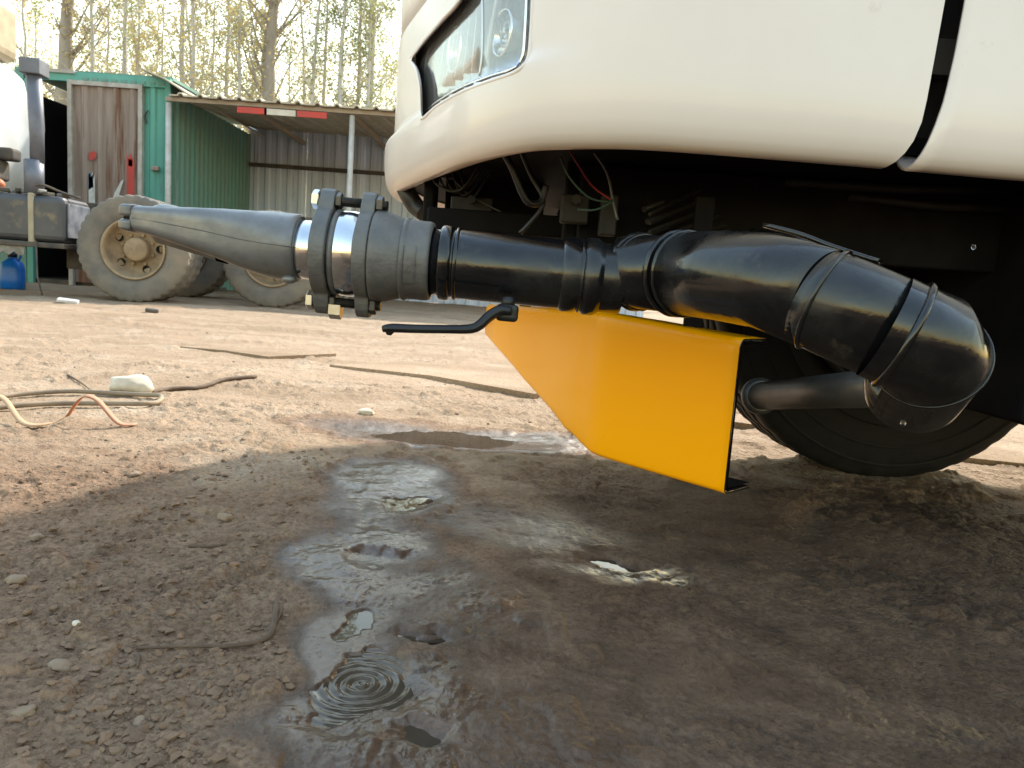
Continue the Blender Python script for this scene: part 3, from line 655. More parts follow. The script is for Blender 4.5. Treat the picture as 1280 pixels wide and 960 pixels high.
# mould seam, raised boss on top and rib under the bill
MB().tube([Vector((u(px), hd*PXM*1.0, (cz-z0)*PXM)) for px, cz, hd, z0 in ((368, 1, 42.2, 0), (330, 2, 44.6, 0), (300, 4, 48.2, 0), (250, 10, 54.7, 0), (200, 14.4, 62.6, 0), (166, 16.3, 66.2, 0))], .0006, 6).build('mould_seam', M['cast_dark'], duck)
MB().sphere((u(180), 0, 31*PXM), 14*PXM, 20, 10, (1.3, 2.0, .6)).build('top_boss', M['cast'], duck)
m_ = MB(); m_.grid([[Vector((u(px), y*PXM, z*PXM)) for y, z in ((-40, z1+6), (-34, z1-4), (0, z1-7), (34, z1-4), (40, z1+6))] for px, z1 in ((172, 3), (180, -5), (205, -9), (240, -15.5), (262, -20))]); m_.build('under_rib', M['cast'], duck)
MB().sphere((u(356), 22*PXM, -38*PXM), 7*PXM, 12, 8, (1.4, 1, .8)).build('casting_lug', M['cast'], duck)
# polished neck ring, chrome ball
nlathe('polished_ring', [(30, 358), (35, 360), (36.5, 362), (36.5, 383), (35, 388), (30, 392)], 'chrome')
nlathe('chrome_ball', [(44, 396), (48.5, 404), (51, 412), (52.5, 420), (53, 427), (52.5, 434), (51, 441), (48, 449)], 'chrome')
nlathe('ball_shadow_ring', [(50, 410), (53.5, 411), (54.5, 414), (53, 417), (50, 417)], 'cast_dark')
# ear flanges
BOLT = [(0.0, 62.0), (0.0, -61.0)]
def flange(px0, px1, rmain, name, tilt=0.0):
    n = 72; poly = []
    for k in range(n):
        a = 2*math.pi*k/n+math.pi/2; c = abs(math.sin(a)); ear = max(0, 1-(math.acos(min(1, c))/R_(24))**2)
        r = (rmain+ear*(78-rmain)*1.0)*PXM
        r = min(r, (77.0*PXM)/max(c, .2)) if ear > 0 else r
        poly.append((r*math.cos(a), r*math.sin(a)))
    # local: polygon in (y,z), extruded along x
    m_ = MB(); x0, x1 = u(px0), u(px1); vs = [Vector((x0, y, z)) for y, z in poly]+[Vector((x1, y, z)) for y, z in poly]
    inner = [Vector((x0, y*.0+48*PXM*math.cos(2*math.pi*k/n+math.pi/2), 48*PXM*math.sin(2*math.pi*k/n+math.pi/2))) for k, (y, z) in enumerate(poly)]
    inner += [Vector((x1, q.y, q.z)) for q in inner]
    m_.add(vs+inner, [(i, (i+1) % n, n+(i+1) % n, n+i) for i in range(n)]+[(i, 2*n+i, 2*n+(i+1) % n, (i+1) % n) for i in range(n)]+[(n+i, n+(i+1) % n, 3*n+(i+1) % n, 3*n+i) for i in range(n)]+[(2*n+i, 3*n+i, 3*n+(i+1) % n, 2*n+(i+1) % n) for i in range(n)])
    o = m_.build(name, M['cast_dark'], nz_root); bevel(o, .0028, 3, 40); return o
flange(388, 408, 57, 'swivel_flange'); flange(442, 460, 57, 'swivel_flange')
nlathe('flange_hub', [(50, 386.5), (44, 384.5), (38, 384.5)], 'cast_dark')
for by, bz in BOLT:
    y0 = 10*PXM
    def at(px): return Vector((u(px), y0, bz*PXM))
    path = []; rads = []
    px = 384
    while px < 474:
        path += [at(px), at(px+.7)]; rads += [.0066, .0074]; px += 1.4
    MB().tube(path, rads, 14, smooth=False).build('threaded_rod', M['bolt_black'], nz_root)
    for name, p0, p1, mm, r in (('bolt_head', 378.5, 387.5, 'zinc', .0142), ('hex_nut', 408.5, 416, 'bolt_black', .0128), ('hex_nut', 460.5, 469, 'bolt_black', .0132)):
        o = MB().tube([at(p0), at(p0+1.2), at(p1-1.2), at(p1)], [r*.9, r, r, r*.9], 6, smooth=False).build(name, M[mm], nz_root)
    if bz < 0:
        MB().tube([at(409), at(424)], .0145, 6, smooth=False).build('locking_nut', M['zinc'], nz_root).location.z = -9*PXM
# bell, collar and coupling neck
nlathe('bell_housing', [(46, 458), (56.5, 461), (58, 464), (57.5, 468), (56, 476), (53, 486), (49.5, 497), (48.5, 500), (44, 501)], 'cast_dark')
nlathe('collar', [(44, 496), (49, 497.5), (51, 500), (51.5, 503), (49.5, 505), (49, 507), (48.8, 531), (47.5, 535), (43, 536)], 'cast_dark')
pl = MB(); rows = []
for j in range(13):
    a = R_(18)-R_(52)*j/12
    rows.append([Vector((u(px), 50.6*PXM*math.cos(a)*1.0 if 505.5 < px < 520.5 else 48.4*PXM*math.cos(a), (50.6 if 505.5 < px < 520.5 else 48.4)*PXM*math.sin(a))) for px in (504.9, 505.6, 511, 516, 520.4, 521)])
pl.grid(rows); pl.build('cast_name_pad', M['cast_dark'], nz_root)
tx = bpy.data.curves.new('stamp', 'FONT'); tx.body = 'EXS'; tx.size = .0155; tx.extrude = .0006; tx.align_x = 'CENTER'; tx.align_y = 'CENTER'
txo = bpy.data.objects.new('stamp', tx); COL.objects.link(txo); dg = bpy.context.evaluated_depsgraph_get(); tme = bpy.data.meshes.new_from_object(txo.evaluated_get(dg)); bpy.data.objects.remove(txo)
for v in tme.vertices:     # text x -> down the collar, text y -> right along the pipe, wrapped onto the pad
    tx_, ty_, tz_ = v.co; a = R_(-8)-tx_/(50.6*PXM); r = 50.6*PXM+tz_
    v.co = Vector((u(513)-ty_, r*math.cos(a), r*math.sin(a)))
link('stamped_letters', tme, M['cast_dark'], nz_root)

# ------------------------------------------------------------------ black water pipe
pipe = empty('water_pipe'); pipe.matrix_world = NM
tag(pipe, 'glossy wet black water pipe with mitred elbows and flanged joints under the bumper', 'pipe')
def plathe(name, prof, m='black_paint', parent=pipe, seg=64): return MB().lathe([(r*PXM, u(px)) for r, px in prof], LA, seg).build(name, M[m], parent)
plathe('ring_joint', [(40, 533), (41, 535), (41, 545), (45, 546.5), (46.5, 549), (46.5, 558), (45, 561), (42, 562), (42, 565), (45, 566), (45.5, 569), (42, 571)])
plathe('straight_pipe', [(38, 565), (42.5, 566), (43, 572), (43, 780), (42, 784)])
plathe('flange_joint', [(43, 704), (45.5, 706), (46.5, 710), (46.5, 722), (44.5, 725), (44.5, 733), (47, 735), (48, 739), (48, 748), (46, 752), (44, 756)])
plathe('gasket_ring', [(43, 727), (46, 728), (46, 731), (43, 732)])
INV = NM.inverted()
def pp(px, py, d): return INV @ P(px, py, d)
def ptube(name, pts, rad, seg=48, m='black_paint', k=1, cap=True):
    pts = [pp(*q) for q in pts]
    return MB().tube(pts if k == 1 else cat_rom(pts, k), rad, seg, cap=cap).build(name, M[m], pipe)
A = [(770, 339, 1.135), (798, 340, 1.13), (855, 343, 1.055), (1030, 376, .865), (1140, 424, .82), (1178, 443, .815)]
ptube('sleeve', [A[0], (792, 340, 1.128), A[2]], [.050, .0535, .0545])
ptube('mitre_segment', [(850, 342, 1.06), (905, 345, .985), (960, 352, .925), A[3]], [.0570, .0580, .0582, .0582], k=1)
ptube('mitre_segment', [(1022, 372, .87), A[3], A[4]], [.0582, .0580, .0580])
# last mitre: two short pieces turning back under the truck
seg3 = [pp(1132, 421, .822), pp(1150, 429, .818)]
c5 = pp(1150, 429, .818); dirA = (seg3[1]-seg3[0]).normalized(); back = (INV.to_3x3() @ Vector((.36, .86, -.36))).normalized()
def mitre(p0, p1, p2, r, name, bead=True):
    """two cylinders cut on the bisecting plane, welded"""
    d0 = (p1-p0).normalized(); d1 = (p2-p1).normalized(); nrm = (d0+d1).normalized()
    up = Vector((0, 0, 1)); n0 = (up-d0*up.dot(d0)).normalized(); b0 = d0.cross(n0); seg = 56; rings = [[], [], []]
    for k in range(seg):
        a = 2*math.pi*k/seg; o = n0*math.cos(a)*r+b0*math.sin(a)*r
        q = p0+o; rings[0].append(q); t = (p1-q).dot(nrm)/d0.dot(nrm); m = q+d0*t; rings[1].append(m)
        t2 = (p2-m).dot(d1); rings[2].append(m+d1*t2)
    m_ = MB(); m_.grid(rings[:2], closed=True); m_.grid(rings[1:], closed=True)
    o = m_.build(name, M['black_paint'], pipe)
    if bead: MB().tube(rings[1]+[rings[1][0]], .0015, 8, cap=False).build('weld_bead', M['black_paint'], pipe)
    return o
mid = c5+dirA*.0; p2 = mid+(dirA*.45+back*.85).normalized()*.035; p3 = p2+back*.13
mitre(c5-dirA*.04, mid, p2, .0585, 'elbow_end', False); mitre(p2-(p2-mid).normalized()*.006, p2, p3, .0582, 'elbow_tail')
# weld beads and clamps along the pipe
def weld(q, qdir, r, name='weld_bead', th=.0028):
    c = pp(*q); d = (pp(*qdir)-c).normalized(); up = Vector((0, 0, 1)); n0 = (up-d*up.dot(d)).normalized(); b0 = d.cross(n0)
    pts = [c+(n0*math.cos(2*math.pi*k/48)+b0*math.sin(2*math.pi*k/48))*r*(1+.006*math.sin(k*2.3)) for k in range(49)]
    MB().tube(pts, th, 8, cap=False).build(name, M['black_paint'], pipe)
weld((797, 340, 1.128), (855, 343, 1.055), .0540, 'clamp_ring', .0045); weld((804, 340.3, 1.119), (855, 343, 1.055), .0545, 'clamp_ring', .003)
weld((848, 342, 1.063), (905, 345, .985), .0572, 'clamp_ring', .0042); weld((858, 342.5, 1.05), (905, 345, .985), .0578, 'weld_bead', .003)
weld((1030, 376, .865), (1085, 400, .84), .0585, 'weld_bead', .0028)
weld((1128, 419, .823), (1165, 436, .815), .0590, 'clamp_ring', .004)
# long seam along the mitred segment
ptube('seam_weld', [(862, 318, .992), (920, 327, .935), (985, 347, .872), (1034, 369, .823)], .0016, 8, k=5)
ptube('drip_gutter', [(955, 281, .985), (1000, 293, .95), (1040, 308, .93), (1098, 327, .90)], .0035, 8, k=4)
# lever valve under the pipe
lv = MB().tube([pp(635, 372, 1.09), pp(635, 384, 1.09)], .010, 16).build('valve_stem', M['black_plastic'], pipe)
hb_ = MB().box(pp(634, 391, 1.085), (.032, .030, .024), bev=.006).build('valve_hub', M['black_plastic'], pipe)
hp = [pp(*q) for q in [(640, 389, 1.075), (625, 388, 1.07), (612, 395, 1.065), (600, 406, 1.06), (588, 411, 1.058), (560, 411.5, 1.05), (520, 411, 1.045), (490, 410, 1.04), (479, 411, 1.04)]]
mb = MB(); rows = []; hw = [.009, .011, .012, .012, .012, .0115, .0115, .012, .009]; th = [.0055, .0065, .0065, .006, .0055, .005, .005, .0052, .004]
cp = cat_rom(hp, 4)
for i, c in enumerate(cp):
    t = (cp[min(len(cp)-1, i+1)]-cp[max(0, i-1)]).normalized(); sd = Vector((0, 1, 0)); nn = t.cross(sd).normalized(); j = i/4; a_ = float(np.interp(j, range(9), hw)); b_ = float(np.interp(j, range(9), th))
    rows.append([c+sd*a_*math.cos(q)*1.1+nn*b_*math.sin(q)*1.2 for q in [2*math.pi*k/14 for k in range(14)]])
mb.grid(rows, closed=True); mb.add(rows[0], [tuple(range(14))]); mb.add(rows[-1], [tuple(range(14))]); mb.build('valve_lever', M['black_plastic'], pipe)
MB().tube([pp(487, 413, 1.04), pp(486, 419, 1.04)], [.008, .003], 10).build('lever_tip', M['black_plastic'], pipe)

# ------------------------------------------------------------------ yellow guard plate
gp = empty('guard_plate', (.2, 1.5, 0)); tag(gp, 'bright yellow bent steel guard plate hanging below the black pipe', 'guard plate')
GM = Matrix.Translation((-.2, -1.5, 0))
pts = [(.352, 1.185), (.29, 1.252), (.225, 1.323), (.180, 1.374), (.157, 1.409), (.142, 1.450), (.115, 1.53), (.03, 1.82), (-.085, 2.205)]
top = [.402, .408, .415, .419, .421, .421, .419, .409, .396]
bot = [.160, .1605, .161, .1615, .163, .170, .182, .238, .312]
cpx = cat_rom([(x, y, 0) for x, y in pts], 4); m_ = len(cpx)
tt = [float(np.interp(i/4, range(9), top)) for i in range(m_)]; bb = [float(np.interp(i/4, range(9), bot)) for i in range(m_)]
rows = []
for i in range(m_):
    t = (cpx[min(m_-1, i+1)]-cpx[max(0, i-1)]).normalized(); nb_ = Vector((t.y, -t.x, 0))   # away from camera
    nb_ = nb_ if nb_.y > 0 or nb_.x > .5 else -nb_
    c = cpx[i]; lean = (tt[i]-bb[i])*.0
    r = []
    fd = .075-.055*min(1, i/(m_*.5))
    r.append(c+nb_*fd+Vector((0, 0, tt[i])))
    for a in range(6):
        q = R_(90)*(1-a/5); r.append(c+nb_*(.010*(1-math.cos(q)))+Vector((0, 0, tt[i]-.010+.010*math.sin(q))))
    for k in range(1, 14): r.append(c+Vector((0, 0, tt[i]-.010+(bb[i]+.006-tt[i]+.010)*k/14)))
    for a in range(5):
        q = R_(90)*a/4; r.append(c+nb_*(.006*(1-math.cos(q)))+Vector((0, 0, bb[i]+.006-.006*math.sin(q))))
    r.append(c+nb_*fd+Vector((0, 0, bb[i])))
    rows.append(r)
g = MB().grid(rows).build('bent_sheet', M['yellow'], gp); g.matrix_parent_inverse = GM
q = g.modifiers.new('thick', 'SOLIDIFY'); q.thickness = .004; q.offset = 1
g.data.materials.append(M['black_paint'])
for pg in g.data.polygons:
    if abs(pg.normal.z) > .9 and pg.center.z < .33: pg.material_index = 1
q.material_offset = 0; q.material_offset_rim = 1
# unpainted black back: stiffener lining just behind the sheet
rows = []
for i in range(0, m_):
    t = (cpx[min(m_-1, i+1)]-cpx[max(0, i-1)]).normalized(); nb_ = Vector((t.y, -t.x, 0)); nb_ = nb_ if nb_.y > 0 or nb_.x > .5 else -nb_
    c = cpx[i]+nb_*.006; fd = .070-.052*min(1, i/(m_*.5))
    rows.append([c+nb_*fd+Vector((0, 0, tt[i]-.008)), c+nb_*.004+Vector((0, 0, tt[i]-.008)), c+nb_*.0+Vector((0, 0, tt[i]-.014)), c+Vector((0, 0, bb[i]+.012)), c+nb_*.004+Vector((0, 0, bb[i]+.006)), c+nb_*fd+Vector((0, 0, bb[i]+.006))])
k_ = MB().grid(rows, smooth=False).build('black_backing', M['black_matte'], gp); k_.matrix_parent_inverse = GM
for x, y in ((.30, 1.30), (.02, 2.0)):
    b_ = MB().box((x, y, .50), (.03, .012, .26)).build('hanger_strap', M['black_matte'], gp); b_.matrix_parent_inverse = GM

# ------------------------------------------------------------------ parked truck behind
bt = empty('parked_truck', (-3.79, 7.50, 0), R_(9)); tag(bt, 'partly stripped truck with dusty dual wheels and dark fuel tank parked before the shed', 'truck')
def bb_(name, x0, x1, y0, y1, z0, z1, m, bev=.02, parent=None): return MB().box(((x0+x1)/2, (y0+y1)/2, (z0+z1)/2), (x1-x0, y1-y0, z1-z0), bev=bev).build(name, M[m], parent or bt)
proto = tyre_mesh(.525, .27, .29, seg=54, lug=.014).mesh('tyre')
rimp = MB().lathe([(.292, -.11), (.30, -.128), (.288, -.132), (.275, -.12), (.268, -.06), (.255, .0), (.235, .035), (.18, .05), (.13, .045), (.12, .02), (.115, -.045), (.10, -.06), (.001, -.06)], seg=48).mesh('rim')
def bwheel(x, y):
    wh = empty('wheel'); wh.parent = bt; wh.location = (x, y, .522); wh.rotation_euler = (0, random.uniform(0, 1), 0)
    link('tyre', proto, M['rubber_dusty'], wh); r = link('rim', rimp, M['rim_dusty'], wh)
    for k in range(5):
        a = k*2*math.pi/5+.4; MB().lathe([(.038, .028), (.03, .044), (.001, .046)], Matrix.Translation((.205*math.cos(a), .0, .205*math.sin(a))), seg=14).build('hand_hole', M['dark_hole'], r)
    for k in range(8):
        a = k*math.pi/4; MB().lathe([(.001, .012), (.016, .014), (.016, .05)], Matrix.Translation((.15*math.cos(a), 0, .15*math.sin(a))), seg=6, smooth=False).build('lug_nut', M['rim_dusty'], r)
for x in (0, 1.22):
    if x == 0: bwheel(x, .135); bwheel(x, 2.1)
    bwheel(x, .48 if x == 0 else .72); bwheel(x, 1.75)
    MB().tube([(x, .3, .52), (x, 2.0, .52)], .09, 14).build('axle', M['chassis'], bt)
for y in (.80, 1.48): bb_('frame_rail', -3.2, 2.2, y-.04, y+.04, .74, .98, 'chassis', .008)
for x in (-1.9, -.6, .6, 1.9): bb_('cross_member', x-.05, x+.05, .84, 1.44, .78, .94, 'chassis', .006)
bb_('rear_deck_edge', -.3, 2.3, .62, .74, .955, 1.0, 'chassis', .006)
ft = bb_('fuel_tank', -2.9, -.62, .02, .66, .53, .97, 'tank', .06)
o = bb_('tank_end_panel', -.622, -.606, .08, .60, .585, .915, 'tank_end', .006, ft)
for x in (-.92, -1.9):
    bb_('tank_strap', x-.025, x+.025, .005, .68, .515, .985, 'dust_strap', .012, ft)
MB().tube([(-1.6, .3, .97), (-1.6, .3, 1.02)], .05, 16).build('filler_cap', M['alu'], ft)
bb_('tank_step', -2.9, -.62, .0, .30, .475, .525, 'chassis', .01)
bb_('battery_box', -.78, -.42, .45, .8, .28, .50, 'chassis', .01)
# toothed bracket under the tank
poly = [(-1.42, .50), (-1.42, .42)]+[(-1.42+.045*(k+.5)/1, .385 if k % 2 == 0 else .42) for k in range(9)]+[(-.99, .40), (-.98, .50)]
MB().prism(poly, .012, Matrix.Translation((0, .03, 0))).build('toothed_bracket', M['alu'], bt)
cabp = []
sec_ = [(0, .98), (.0, 1.5), (-.03, 2.1), (-.10, 2.42), (-.25, 2.56), (-.6, 2.6)]
rows = []
for y in (0.0, .05, .12, 2.2, 2.27, 2.32):
    ins = .08 if y in (0.0, 2.32) else (.02 if y in (.05, 2.27) else 0)
    rows.append([Vector((-1.83+x-ins, y, z-ins*.5)) for x, z in sec_]+[Vector((-3.6, y, 2.6)), Vector((-3.8, y, 1.6)), Vector((-3.8, y, .98))])
cm = MB(); cm.grid(rows); cm.add(rows[0], [tuple(range(9))]); cm.add(rows[-1], [tuple(range(9))]); cm.add([r[0] for r in rows]+[r[-1] for r in rows][::-1], [tuple(range(12))])
cb = cm.build('cab', M['white2'], bt)
MB().tube([(-2.15, -.005, 1.05), (-2.13, -.005, 2.0), (-2.25, -.005, 2.3)], .006, 6).build('door_seam', M['chassis'], cb)
bb_('door_handle', -2.07, -1.93, -.02, .02, 1.42, 1.46, 'chassis', .006, cb)
bb_('mirror_bracket', -1.89, -1.77, -.03, .05, 2.18, 2.26, 'chassis', .01, cb)
bb_('roof_fairing', -3.2, -1.98, .06, 2.25, 2.58, 3.25, 'cream', .12)
MB().tube([(-.90, .12, 1.28), (-.90, .12, 1.55), (-.90, .12, 1.58), (-.92, .12, 2.12)], [.062, .062, .066, .066], 18).build('exhaust_stack', M['exhaust'], bt)
bb_('exhaust_cap', -1.01, -.83, .02, .24, 2.08, 2.22, 'exhaust', .01)
MB().tube([(-.93, .12, .98), (-.93, .12, 1.30)], .085, 18).build('muffler', M['exhaust'], bt)
for x, y, z, sx, sy, sz, mm in ((-1.75, .3, 1.12, .5, .4, .25, 'alu'), (-1.42, .35, 1.2, .22, .3, .2, 'chassis'), (-1.55, .2, 1.32, .3, .25, .1, 'alu'), (-1.3, .4, 1.36, .2, .2, .12, 'chassis'), (-1.95, .25, 1.4, .3, .2, .14, 'alu')):
    bb_('engine_part', x-sx/2, x+sx/2, y-sy/2, y+sy/2, z-sz/2, z+sz/2, mm, .03)
MB().tube(cat_rom([(-2.1, .1, 1.16), (-1.6, .08, 1.20), (-1.40, .08, 1.18), (-1.34, .1, 1.08), (-1.34, .12, .98)], 6), .055, 14).build('intake_hose', M['olive'], bt)
MB().sphere((-1.28, .15, 1.045), .075, 16, 10, (1, 1, .85)).build('filter_cap', M['orange'], bt)
for k in range(9):
    x = -1.2+k*.065; MB().box((x, .2+random.uniform(-.1, .1), .985+random.uniform(0, .03)), (.07, .10, .04), M=Matrix.Rotation(random.uniform(-1, 1), 3, 'Z'), bev=.01).build('loose_part', M['alu' if k % 2 else 'chassis'], bt)
MB().tube(cat_rom([(-1.0, .1, 1.0), (-.85, .05, 1.07), (-.7, .15, 1.02), (-.55, .2, .98)], 5), .012, 8).build('cable', M['chassis'], bt)
MB().tube([(-.86, -.02, .52), (-.85, -.03, .2), (-.80, -.05, .02)], .008, 6).build('hanging_cable', M['chassis'], bt)

# blue jug standing under the tank
jp = Vector((-5.50, 8.30, 0)); jp.z = gz(jp.x, jp.y)
jug = empty('blue_jug', jp); tag(jug, 'blue plastic jug with dark cap beside the parked truck tank', 'jug')
rows = []
for z, hx, hy in ((0, .10, .07), (.015, .115, .085), (.10, .115, .085), (.22, .113, .083), (.28, .10, .07), (.315, .06, .045), (.33, .042, .04), (.35, .04, .04)):
    rows.append([Vector((hx*math.copysign(abs(math.cos(a))**.6, math.cos(a)), hy*math.copysign(abs(math.sin(a))**.6, math.sin(a)), z)) for a in [2*math.pi*k/24 for k in range(24)]])
jm = MB().grid(rows, closed=True); jm.add(rows[0], [tuple(range(24))]); jm.build('body', M['blue'], jug)
MB().tube([(0, 0, .345), (0, 0, .385)], .046, 18).build('cap', M['black_plastic'], jug)
MB().tube(cat_rom([(.06, 0, .31), (.09, 0, .36), (.05, 0, .40), (0, 0, .385)], 5), .012, 10).build('handle', M['blue'], jug)
MB().tube([(0, 0, .38), (.01, 0, .62)], .010, 8).build('pump_rod', M['chassis'], jug)
MB().tube([(-.05, 0, .62), (.07, 0, .62)], .012, 8).build('pump_handle', M['chassis'], jug)

# ------------------------------------------------------------------ shed
shed = empty('green_shed', (-4.6, 10.4, 0)); tag(shed, 'green corrugated steel shed with rusty door and open lean-to', 'shed')
SM = Matrix.Translation((4.6, -10.4, 0))
def sb(mb, name, m, parent=None):
    o = mb.build(name, M[m], parent or shed)
    if parent is None: o.matrix_parent_inverse = SM
    return o
def sheet(x0, y0, x1, y1, z0, z1, pitch=.15, depth=.03):
    """trapezoid-ribbed sheet standing between two ground points"""
    a = Vector((x0, y0, 0)); b = Vector((x1, y1, 0)); L_ = (b-a).length; t = (b-a)/L_; n = Vector((t.y, -t.x, 0)); pr = []
    k = 0
    while k*pitch < L_-1e-6:
        for f_, d in ((0, 0), (.45, 0), (.58, depth), (.87, depth)):
            s_ = k*pitch+f_*pitch
            if s_ <= L_: pr.append((s_, d))
        k += 1
    pr.append((L_, 0)); mb = MB()
    mb.grid([[a+t*s_+n*d+Vector((0, 0, z0)) for s_, d in pr], [a+t*s_+n*d+Vector((0, 0, z1)) for s_, d in pr]], smooth=False); return mb
def sheets(x0, y0, x1, y1, z0, z1, wdt, m, name='wall_sheet', **k):
    L_ = math.hypot(x1-x0, y1-y0); n = max(1, round(L_/wdt))
    for i in range(n):
        a, b = i/n, (i+1)/n; o = .006*(i % 2)
        sb(sheet(x0+(x1-x0)*a, y0+(y1-y0)*a+o, x0+(x1-x0)*b, y0+(y1-y0)*b+o, z0, z1, **k), name, m)
YF, XC, ZT = 10.40, -4.74, 2.78
sheets(-5.12, YF, XC, YF, 0, 2.66, .38, 'teal', pitch=.19, depth=.025)
sb(MB().box(((-6.6+XC)/2, YF-.02, 2.72), (XC+6.6, .07, .12)), 'top_rail', 'teal')
sb(MB().box((-6.3, YF-.035, 2.775), (.62, .10, .045)), 'gutter_plate', 'frame_grey')
for k in range(9): sb(MB().box((-5.85+k*.125, YF-.058, 2.70), (.075, .012, .035)), 'rail_slot', 'teal_dirty')
sb(MB().box((XC-.03, YF-.01, 1.33), (.07, .08, 2.66)), 'corner_post', 'teal')
sb(MB().box((-6.62, YF-.01, 1.33), (.08, .08, 2.66)), 'corner_post', 'teal')
sb(MB().box((-8.3, YF+.02, 1.38), (3.2, .05, 2.76)), 'side_wall', 'teal_dirty')
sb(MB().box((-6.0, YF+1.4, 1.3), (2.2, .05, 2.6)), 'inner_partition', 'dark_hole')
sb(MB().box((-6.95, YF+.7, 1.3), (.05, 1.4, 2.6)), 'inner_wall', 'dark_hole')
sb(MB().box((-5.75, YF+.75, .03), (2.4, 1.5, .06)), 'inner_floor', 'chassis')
# door: frame and ribbed leaf
dx0, dx1 = -6.05, -5.12
for x in (dx0, dx1): sb(MB().box((x, YF-.05, 1.32), (.055, .07, 2.64)), 'door_frame', 'frame_grey')
sb(MB().box(((dx0+dx1)/2, YF-.05, 2.645), (dx1-dx0+.055, .072, .055)), 'door_frame', 'frame_grey')
dl = sb(sheet(dx0+.03, YF-.03, dx1-.03, YF-.03, .05, 2.615, pitch=.21, depth=.03), 'door_leaf', 'rust_door')
for x0, z0, wd_, hg, m in ((-5.27, .98, .10, .80, 'red'), (-5.25, 1.62, .055, .10, 'paper'), (-5.78, .95, .085, .55, 'paper'), (-5.785, 1.30, .07, .2, 'paper_blue'), (-5.55, .95, .16, .22, 'paper'), (-5.78, 1.68, .10, .10, 'red'), (-5.45, 1.0, .10, .14, 'paper')):
    pn = MB(); n = 7
    e = [Vector((x0-.03+wd_*i/n, YF-.068, z0+random.uniform(-.02, .02))) for i in range(n+1)]; f_ = [Vector((x0-.03+wd_*i/n+random.uniform(-.01, .01), YF-.068, z0+hg+random.uniform(-.09, .04)*min(1, hg*2))) for i in range(n+1)]
    pn.grid([e, f_]); o = pn.build('torn_sticker', M[m], dl); o.matrix_parent_inverse = Matrix.Identity(4)
pt = MB(); pt.grid([[Vector((-5.52, YF-.07, 1.05)), Vector((-5.47, YF-.07, 1.04))], [Vector((-5.47, YF-.07, 1.25)), Vector((-5.40, YF-.07, 1.25))], [Vector((-5.38, YF-.07, 1.42)), Vector((-5.34, YF-.07, 1.45))]]); o = pt.build('torn_sticker', M['paper'], dl)
sb(MB().tube(cat_rom([(-5.06, YF-.03, 2.2), (-5.075, YF-.04, 2.28), (-5.05, YF-.05, 2.33), (-5.03, YF-.04, 2.36)], 4), .01, 6), 'hook', 'chassis')
sb(MB().box((-4.93, YF-.05, 1.62), (.10, .06, .06), bev=.015), 'door_latch', 'rust_door')
# lean-to: green side wall, grey back wall, roof, posts
YB = 13.3
sheets(XC, YF+.05, XC, YB, 0, 2.62, .95, 'teal_dirty', pitch=.16)
sheets(XC, YB, 2.2, YB, 0, 2.75, .97, 'grey_sheet', pitch=.19, depth=.028)
for z in (1.02, 2.12): sb(MB().box((-1.3, YB-.07, z), (6.8, .06, .06)), 'wall_purlin', 'chassis')
rows = []
for y, dz in ((YF-.35, 0.0), (YB+.2, .22)):
    row = []; k = 0; x = XC+.12
    while x < 2.3:
        row += [Vector((x, y, 2.525+dz)), Vector((x+.10, y, 2.525+dz)), Vector((x+.125, y, 2.555+dz)), Vector((x+.165, y, 2.555+dz)), Vector((x+.19, y, 2.525+dz))]; x += .25
    rows.append(row)
r_ = sb(MB().grid(rows, smooth=False), 'roof_sheet', 'roof'); q = r_.modifiers.new('t', 'SOLIDIFY'); q.thickness = .02
r2 = MB(); r2.grid([[Vector((XC-.28, y, 2.84)), Vector((XC+.02, y, 2.74)), Vector((XC+.30, y, 2.585))] for y in (YF-.30, YB)], smooth=False)
r_ = sb(r2, 'roof_flashing', 'roof'); q = r_.modifiers.new('t', 'SOLIDIFY'); q.thickness = .018
sb(MB().box((-5.8, 11.9, 2.80), (2.1, 2.9, .04)), 'container_roof', 'teal_dirty')
sb(MB().box((-1.2, YF-.25, 2.48), (7.0, .06, .05)), 'eave_beam', 'beam')
for k in range(5): sb(MB().box((-3.8+k*1.4, (YF+YB)/2, 2.53), (.05, YB-YF, .06)), 'rafter', 'beam')
for x, m in ((-3.72, 'red'), (-3.36, 'offwhite'), (-2.95, 'red')):
    wd_ = .30 if m != 'red' else .36
    sb(MB().box((x+.15, YF-.303, 2.40), (.40 if m == 'offwhite' else .38, .02, .075)), 'striped_board', m)
for x in (XC+.06, -2.30, .1): sb(MB().tube([(x, YF-.22, 0), (x, YF-.22, 2.44)], .036, 14), 'post', 'post')

